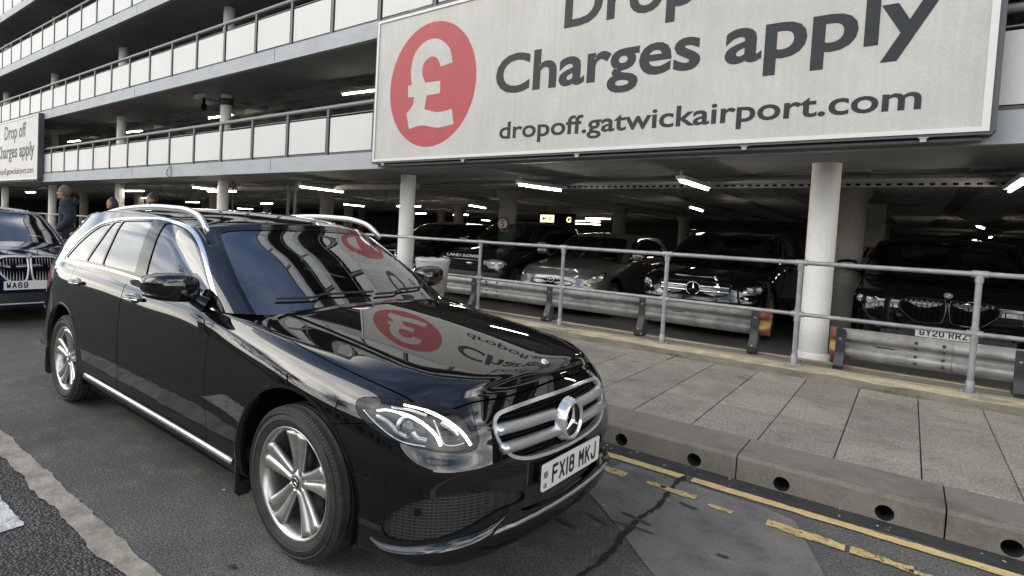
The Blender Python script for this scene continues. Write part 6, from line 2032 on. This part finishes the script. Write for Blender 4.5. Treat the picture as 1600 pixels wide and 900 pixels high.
def barrier(label, x0, x1, y, ztop, posts, ends, joints=()):
    z0 = ztop - .31
    T = thing('crash_barrier', label, 'crash barrier', (x0, y, z0), group='steel crash barriers in front of the parked cars')
    pr = curve_pts(w_profile(), 30)
    b = MB(); V = []; F = []
    n = len(pr); xs = [x0, x1]
    for x in xs:
        for d, z in pr: V.append((x - x0, d, z))
    m = len(V)
    for x in xs:
        for d, z in pr: V.append((x - x0, d + .004, z))
    for i in range(n - 1):
        F.append((i, i + 1, n + i + 1, n + i)); F.append((m + i, m + n + i, m + n + i + 1, m + i + 1))
    F += [tuple(list(range(n)) + [m + k for k in reversed(range(n))]), tuple([n + k for k in range(n)] + [m + n + k for k in reversed(range(n))])]
    b.add(V, F, True); bm_ = b.build('beam', M['galv_beam'], T)
    for j in joints:                       # lapped joint with bolts
        b = MB(); V = []; F = []
        for x in (j, j + .32):
            for d, z in pr: V.append((x - x0, d - .005, z))
        for i in range(n - 1): F.append((i, i + 1, n + i + 1, n + i))
        b.add(V, F, True); b.build('beam_lap', M['galv_beam'], bm_)
        b = MB()
        for xx in (.06, .26):
            for zz, dd in ((.055, -.03), (.115, -.012), (.195, -.012), (.255, -.03)):
                b.lathe([(0, -.012), (.008, -.011), (.014, -.004), (.014, .006)], 10, c=(j - x0 + xx, dd - .012, zz), axis='y')
        b.build('bolts', M['spring_steel'], bm_)
    b = MB()
    xx = x0 + .35
    while xx < x1 - .3:
        b.box(xx - x0 - .07, xx - x0 + .07, .0265, .0285, .1505, .1585); xx += 1.3
    b.build('slots', M['liner'], bm_)
    for x in posts:
        b = MB(); zb_ = .265 - z0; w = .040
        P = [(-.045, .300), (-.046, .16), (-.050, .03), (-.085, -.05), (-.150, -.14), (-.185, zb_ + .05), (-.165, zb_ + .012), (-.10, zb_ + .004), (-.02, zb_ + .004)]
        P = curve_pts(P, 26); V = []; F = []
        for d, z in P:
            V += [(x - x0 - w, d, z), (x - x0 + w, d, z), (x - x0 + w, d + .010, z + .004), (x - x0 - w, d + .010, z + .004)]
        for i in range(25):
            for j in range(4): F.append((i * 4 + j, i * 4 + (j + 1) % 4, i * 4 + 4 + (j + 1) % 4, i * 4 + 4 + j))
        F += [(0, 1, 2, 3), (100, 101, 102, 103)]
        b.add(V, F, False)
        b.box(x - x0 - w, x - x0 + w, .045, .058, zb_, .29); b.box(x - x0 - w * .8, x - x0 + w * .8, .0, .10, zb_ - .001, zb_ + .012)
        po = b.build('post', M['spring_steel'], T)
        b = MB()
        for zz in (-.11, .20): b.lathe([(0, -.015), (.010, -.014), (.014, 0)], 8, c=(x - x0, -.125 if zz < 0 else -.046, zz), axis='y')
        b.lathe([(0, .02), (.012, .02), (.013, .0)], 6, c=(x - x0, -.03, zb_ + .012)); b.build('post_bolts', M['galv'], po)
    for e in ends:                         # painted flared end pieces
        s_ = 1 if e > (x0 + x1) / 2 else -1
        b = MB(); V = []; F = []
        for k in range(7):
            t = k / 6; x = e + s_ * (.10 if s_ > 0 else .07) * math.sin(t * 1.45); dy = .12 * (1 - math.cos(t * 1.45))
            for d, z in pr: V.append((x - x0, d * (1 - .3 * t) + dy - .002, z))
        for k in range(6):
            for i in range(n - 1): F.append((k * n + i, k * n + i + 1, (k + 1) * n + i + 1, (k + 1) * n + i))
        b.add(V, F, True); b.build('end_piece', M['barrier_end'], T)
    return T
barrier('scuffed galvanised crash barrier left of the thick white column', -9.6, .70, 5.00, .775, [-8.36, -7.06, -5.76, -4.46, -3.16, -1.86, -.56, .70], [.735], joints=(-6.0, -3.0))
barrier('short galvanised crash barrier right of the thick white column, in front of plate GY20 RRZ', 1.50, 7.4, 4.93, .672, [1.49, 2.79, 4.1], [1.46], joints=(2.02,))
# ------------------------------------------------------------------ bin beyond the bonnet
t = thing('waste_bin', 'open round litter bin lined with a clear plastic bag, beyond the estate bonnet', 'bin', (-3.33, 4.12, .156), group=None)
M['bag'] = plain('plastic_bag', (.55, .56, .56), .25, alpha=.55)
b = MB(); rr = np.random.default_rng(2); V = []; F = []
for i in range(33):
    a = 2 * math.pi * i / 32
    for k, (r_, z_) in enumerate(((.20, .42), (.225, .62), (.245, .80), (.262, .875), (.250, .90), (.225, .87), (.21, .6))):
        q = 1 + (.012 * math.sin(7 * a + k) + .010 * math.sin(13 * a + 2 * k)); V.append((r_ * q * math.cos(a), r_ * q * math.sin(a), z_ + .006 * math.sin(9 * a) * (k > 1)))
for i in range(32):
    for k in range(6): F.append((i * 7 + k, i * 7 + 7 + k, i * 7 + 8 + k, i * 7 + 1 + k))
b.add(V, F, True); b.build('bin_bag', M['bag'], t)
b = MB(); b.lathe([(.19, .40), (.205, .0), (.0, .0)], 28); b.lathe([(.19, .40), (.22, .42), (.24, .84)], 28); b.build('bin_body', M['worn_concrete'], t)
b = MB(); b.tube([(.252 * math.cos(a), .252 * math.sin(a), .86) for a in np.linspace(0, 2 * math.pi, 33)], .010, 6, cap=False); b.build('bin_ring', M['galv'], t)
# ------------------------------------------------------------------ people
def remeshed(name, mb, mat, parent, voxel=.012, smooth=6, dec=None):
    me = bpy.data.meshes.new(name); me.from_pydata(mb.v, [], mb.f)
    bm = bmesh.new(); bm.from_mesh(me); bmesh.ops.recalc_face_normals(bm, faces=bm.faces); bm.to_mesh(me); bm.free()
    o = bpy.data.objects.new(name, me); COL.objects.link(o)
    r = o.modifiers.new('r', 'REMESH'); r.mode = 'VOXEL'; r.voxel_size = voxel
    s = o.modifiers.new('s', 'SMOOTH'); s.iterations = smooth; s.factor = .5
    bpy.context.view_layer.update(); dg = bpy.context.evaluated_depsgraph_get()
    m2 = bpy.data.meshes.new_from_object(o.evaluated_get(dg)); m2.name = name
    bpy.data.objects.remove(o); bpy.data.meshes.remove(me)
    m2.polygons.foreach_set('use_smooth', [True] * len(m2.polygons))
    return link_mesh(name, m2, mat, parent)
M['skin'] = plain('skin', (.42, .24, .17), .5)
def cloth(name, c):
    return rough_surface(name, [(.3, tuple(v * .75 for v in c)), (.7, tuple(v * 1.2 for v in c))], 9, .85, 120, .25, .003)
def limb(b, pts, rs, n=12):
    P = curve_pts(pts, 14); xs = np.linspace(0, 1, len(pts)); R_ = np.interp(np.linspace(0, 1, 14), xs, rs)
    b.tube([tuple(p) for p in P], [float(r) for r in R_], n)
    for p, r in ((P[0], R_[0]), (P[-1], R_[-1])): superq(b, tuple(p), (r, r, r), 1.0, 12, 8)
def person(label, loc, rotz, H, jacket, trousers, hair, stride=.0, glasses=False, long_hair=False, hood=False, head_turn=0.0, lean=0.0, beard=False):
    """standing figure facing +x"""
    T = thing('person', label, 'person', loc, rotz, 'people beyond the estate car')
    k = H / 1.80
    P = lambda x, y, z: (x * k + lean * max(z - .9, 0) * k, y * k, z * k)
    arm_l = [P(0, .20, 1.46), P(-.06, .265, 1.18), P(.10, .25, .96)]; arm_r = [P(0, -.20, 1.46), P(.03, -.265, 1.17), P(.20, -.22, 1.0)]
    leg_l = [P(0, .09, .92), P(stride * .55 + .02, .10, .50), P(stride * .8 - .02, .095, .09)]; leg_r = [P(0, -.09, .92), P(-stride * .35 + .03, -.10, .50), P(-stride * 1.0 - .03, -.095, .10)]
    ct, st = math.cos(head_turn), math.sin(head_turn)
    hc = P(.035, 0, 1.675)
    def Hd(x, y, z): return (hc[0] + (x * ct - y * st) * k, hc[1] + (x * st + y * ct) * k, hc[2] + z * k)
    b = MB()
    superq(b, hc, (.098 * k, .076 * k, .118 * k), .95, 28, 20, lambda p: ((p[0] + (.012 if p[2] < 0 else 0) * k), p[1] * (1 - .22 * max(-p[2] / (.118 * k), 0)), p[2]))
    b.v = [(hc[0] + (v[0] - hc[0]) * ct - (v[1] - hc[1]) * st, hc[1] + (v[0] - hc[0]) * st + (v[1] - hc[1]) * ct, v[2]) for v in b.v]
    limb(b, [Hd(.090, 0, .025), Hd(.104, 0, -.005), Hd(.112, 0, -.022)], [.010 * k, .013 * k, .016 * k], 8)         # nose
    limb(b, [Hd(.092, -.022, -.062), Hd(.099, 0, -.060), Hd(.092, .022, -.062)], [.008 * k] * 3, 8)                    # mouth
    limb(b, [Hd(.070, 0, -.105), Hd(.086, 0, -.100)], [.026 * k] * 2, 8)                                             # chin
    limb(b, [Hd(.090, -.045, .030), Hd(.099, 0, .034), Hd(.090, .045, .030)], [.010 * k] * 3, 8)                       # brow
    for s in (1, -1): superq(b, Hd(-.005, s * .078, -.005), (.022 * k, .010 * k, .034 * k), .9, 10, 8)
    limb(b, [P(0, 0, 1.45), Hd(-.02, 0, -.09)], [.062 * k, .056 * k])
    for pts, s in ((arm_l, 1), (arm_r, -1)):
        limb(b, pts, [.05 * k, .042 * k, .030 * k])
        w = Vector(pts[-1]); d = (Vector(pts[-1]) - Vector(pts[-2])).normalized()
        superq(b, tuple(w + d * .05 * k), (.030 * k, .020 * k, .045 * k), .8, 12, 8)
        for f_ in range(4):
            a = w + d * .085 * k + Vector((.022 - .0145 * f_, 0, 0)) * k
            limb(b, [tuple(a), tuple(a + d * .035 * k + Vector((0, -s * .006, 0))), tuple(a + d * (.062 - .006 * abs(f_ - 1)) * k + Vector((0, -s * .020, 0)))], [.0095 * k] * 3, 8)
        a = w + d * .03 * k + Vector((.028, 0, 0)) * k; limb(b, [tuple(a), tuple(a + d * .035 * k + Vector((.016, -s * .01, 0)) * k), tuple(a + d * .06 * k + Vector((.014, -s * .02, 0)) * k)], [.011 * k] * 3, 8)
    limb(b, [P(0, 0, .95), P(.0, 0, 1.2), P(0, 0, 1.42)], [.13 * k, .13 * k, .12 * k], 16)
    for pts in (leg_l, leg_r): limb(b, pts, [.085 * k, .058 * k, .042 * k])
    body = remeshed('body', b, M['skin'], T, .009, 3)
    for s in (1, -1):
        b = MB(); superq(b, Hd(.088, s * .032, .012), (.009 * k, .013 * k, .008 * k), 1, 10, 8); b.build('eye', M['plate_black'], body)
    # jacket
    b = MB()
    superq(b, P(0, 0, 1.22), (.145 * k, .215 * k, .30 * k), .75, 28, 18, lambda p: (p[0] * (1 - .15 * p[2]), p[1] * (1 + .25 * p[2]), p[2]))
    limb(b, [P(0, .12, 1.48), P(0, .205, 1.44)], [.085 * k, .085 * k]); limb(b, [P(0, -.12, 1.48), P(0, -.205, 1.44)], [.085 * k, .085 * k])
    for pts in (arm_l, arm_r):
        limb(b, pts, [.088 * k, .072 * k, .056 * k])
    limb(b, [P(-.01, 0, 1.46), P(.005, 0, 1.54)], [.095 * k, .078 * k])
    superq(b, P(0, 0, .90), (.150 * k, .205 * k, .13 * k), .7, 24, 12)
    if hood: superq(b, P(-.115, 0, 1.50), (.085 * k, .13 * k, .085 * k), .9, 20, 12); limb(b, [P(.06, .09, 1.52), P(-.08, .11, 1.55), P(-.14, 0, 1.54), P(-.08, -.11, 1.55), P(.06, -.09, 1.52)], [.035 * k] * 5)
    jo = remeshed('jacket', b, jacket, T, .012, 4)
    tx = bpy.data.textures.new('folds', 'CLOUDS'); tx.noise_scale = .11
    md = jo.modifiers.new('d', 'DISPLACE'); md.texture = tx; md.strength = .030; md.mid_level = .5
    b = MB()
    for pts in (leg_l, leg_r): limb(b, pts, [.112 * k, .082 * k, .070 * k], 14)
    superq(b, P(0, 0, .88), (.125 * k, .18 * k, .12 * k), .8, 20, 12)
    remeshed('trousers', b, trousers, T, .014, 4)
    for pts in (leg_l, leg_r):
        b = MB(); x, y, z = pts[-1]; superq(b, (x + .06 * k, y, max(z - .045 * k, .045)), (.14 * k, .048 * k, .045 * k), .7, 18, 10); b.build('shoe', M['plate_black'], T)
    # hair
    b = MB(); rr = np.random.default_rng(int(H * 100))
    V = []; F = []
    n, m = 26, 12
    for i in range(m + 1):
        ph = math.pi / 2 * 1.15 * i / m
        for j in range(n):
            th = 2 * math.pi * j / n
            fr = math.cos(th)                      # front has a higher hair line
            pp = ph * (1.0 - .42 * max(fr, 0) ** 1.2 + (.30 if fr < .2 else 0))
            r_ = 1.10 + rr.normal(0, .022) + (.10 if i < 4 else 0)
            V.append(Hd(.100 * r_ * math.sin(pp) * fr - .006, .080 * r_ * math.sin(pp) * math.sin(th), .118 * r_ * math.cos(pp) + .004))
    for i in range(m):
        for j in range(n): F.append((i * n + j, i * n + (j + 1) % n, (i + 1) * n + (j + 1) % n, (i + 1) * n + j))
    b.add(V, F, True)
    if long_hair:
        for j in range(14):
            th = math.pi * .42 + math.pi * 1.16 * j / 13
            x0, y0 = .10 * math.cos(th), .085 * math.sin(th)
            b.tube([Hd(x0 * .8, y0 * .8, .08), Hd(x0 * 1.1, y0 * 1.12, 0), Hd(x0 * 1.15 - .01, y0 * 1.2, -.10), Hd(x0 * 1.1 - .02, y0 * 1.15, -.22)], [.02 * k, .026 * k, .025 * k, .012 * k], 7)
    if beard:
        limb(b, [Hd(.045, -.058, -.05), Hd(.078, -.035, -.095), Hd(.092, 0, -.108), Hd(.078, .035, -.095), Hd(.045, .058, -.05)], [.016 * k, .022 * k, .025 * k, .022 * k, .016 * k])
    b.build('hair', hair, T)
    if glasses:
        b = MB()
        for s in (1, -1):
            b.tube([Hd(.107, s * (.034 + .024 * math.cos(a)), .012 + .019 * math.sin(a)) for a in np.linspace(0, 2 * math.pi, 17)], .003, 5, cap=False)
            b.tube([Hd(.104, s * .058, .014), Hd(.0, s * .083, .012)], .003, 5)
        b.tube([Hd(.108, -.012, .014), Hd(.108, .012, .014)], .003, 5); b.build('glasses', M['plate_black'], T)
    return T
person('man with glasses in a dark blue hooded jacket, walking left beside the blue saloon', (-10.6, 1.72, .156), math.pi + 1.08, 1.80, cloth('jacket_navy', (.018, .024, .036)), cloth('trousers_grey', (.03, .03, .032)), plain('hair_grey_brown', (.10, .075, .055), .7), stride=.28, glasses=True, hood=True, lean=.06)
person('woman with long dark hair, only her head showing above the estate car roof', (-10.65, 2.58, .156), math.pi + 1.35, 1.635, cloth('jacket_black', (.012, .012, .013)), cloth('trousers_black', (.015, .015, .017)), plain('hair_dark', (.012, .009, .008), .5), long_hair=True, head_turn=.2)
person('dark-haired bearded man, only his face showing above the middle of the estate roof', (-9.03, 2.65, .156), math.pi + 1.55, 1.73, bpy.data.materials['jacket_black'], bpy.data.materials['trousers_black'], bpy.data.materials['hair_dark'], beard=True)
# ------------------------------------------------------------------ trees across the road, seen mirrored in the paint
M['bark'] = rough_surface('bark', [(.3, (.04, .032, .025)), (.7, (.10, .085, .07))], 6, .9, 40, .5, .01, stretch=(1, 1, .3))
def leaf_mat():
    m, nt, b = new_mat('leaves')
    ge = nt.nodes.new('ShaderNodeNewGeometry')
    nt.links.new(ramp(nt, ge.outputs['Random Per Island'], [(0, (.022, .04, .012)), (1, (.07, .10, .03))]), b.inputs['Base Color']); setp(b, rough=.6)
    return m
M['leaf'] = leaf_mat()
def tree(label, loc, h, seed):
    r = np.random.default_rng(seed)
    T = thing('street_tree', label, 'tree', loc, r.uniform(0, 6), 'trees across the road')
    b = MB(); b.tube([(0, 0, -.05), (.05, .03, h * .25), (.0, .1, h * .5), (.08, 0, h * .8)], [.20, .15, .10, .03], 10)
    tips = []
    for i in range(22):
        z = h * r.uniform(.28, .8); a = r.uniform(0, 6.28); L_ = h * r.uniform(.16, .34) * (1.15 - z / h * .5)
        p0 = Vector((.03, .05, z)); p2 = p0 + Vector((math.cos(a) * L_, math.sin(a) * L_, L_ * r.uniform(.3, .9))); p1 = (p0 + p2) / 2 + Vector((0, 0, .12))
        b.tube([p0, p1, p2], [.05, .03, .012], 6); tips += [p1, p2, (p1 + p2) / 2]
    b.build('trunk', M['bark'], T)
    b = MB()
    for t in tips + [Vector((0, 0, h * .88))]:
        for j in range(46):
            c = t + Vector(r.normal(0, .42, 3)); d = Vector(r.normal(0, 1, 3)).normalized(); e = d.orthogonal().normalized(); s_ = r.uniform(.05, .11)
            b.add([c - d * s_, c + e * s_ * .6, c + d * s_, c - e * s_ * .6], [(0, 1, 2, 3)])
    b.build('crown', M['leaf'], T)
    return T
for i, (x, y, h) in enumerate(((-17.5, -16.5, 8.5), (-9.5, -19, 9.5), (-1.0, -17.5, 7.6), (8.0, -18.5, 9.0), (-28, -18, 10.0))):
    tree(('broad leafy tree', 'tall leafy tree', 'small round leafy tree', 'dense leafy tree', 'highest leafy tree')[i] + ' behind the photographer, mirrored in the estate car', (x, y, 0), h, 50 + i)
M['added_wall'] = rough_surface('added_block_wall', [(.3, (.10, .10, .10)), (.7, (.18, .175, .165))], .5, .8, 10, .1, .01)
t = thing('added_block', 'unseen low flat-roofed block behind the trees, added for dark reflections', 'building', (-6, -27, 0))  # block added out of view to darken what the car paint mirrors
b = MB(); b.box(-40, 40, -6, 0, 0, 4.2); b.box(-40.2, 40.2, -6.2, .2, 4.2, 4.5); b.build('wall', M['added_wall'], t)
b = MB()
for i in range(26): b.box(-38 + 3 * i, -36.2 + 3 * i, .003, .03, 1.2, 2.9)
b.build('window_row', M['gloss_black'], t)
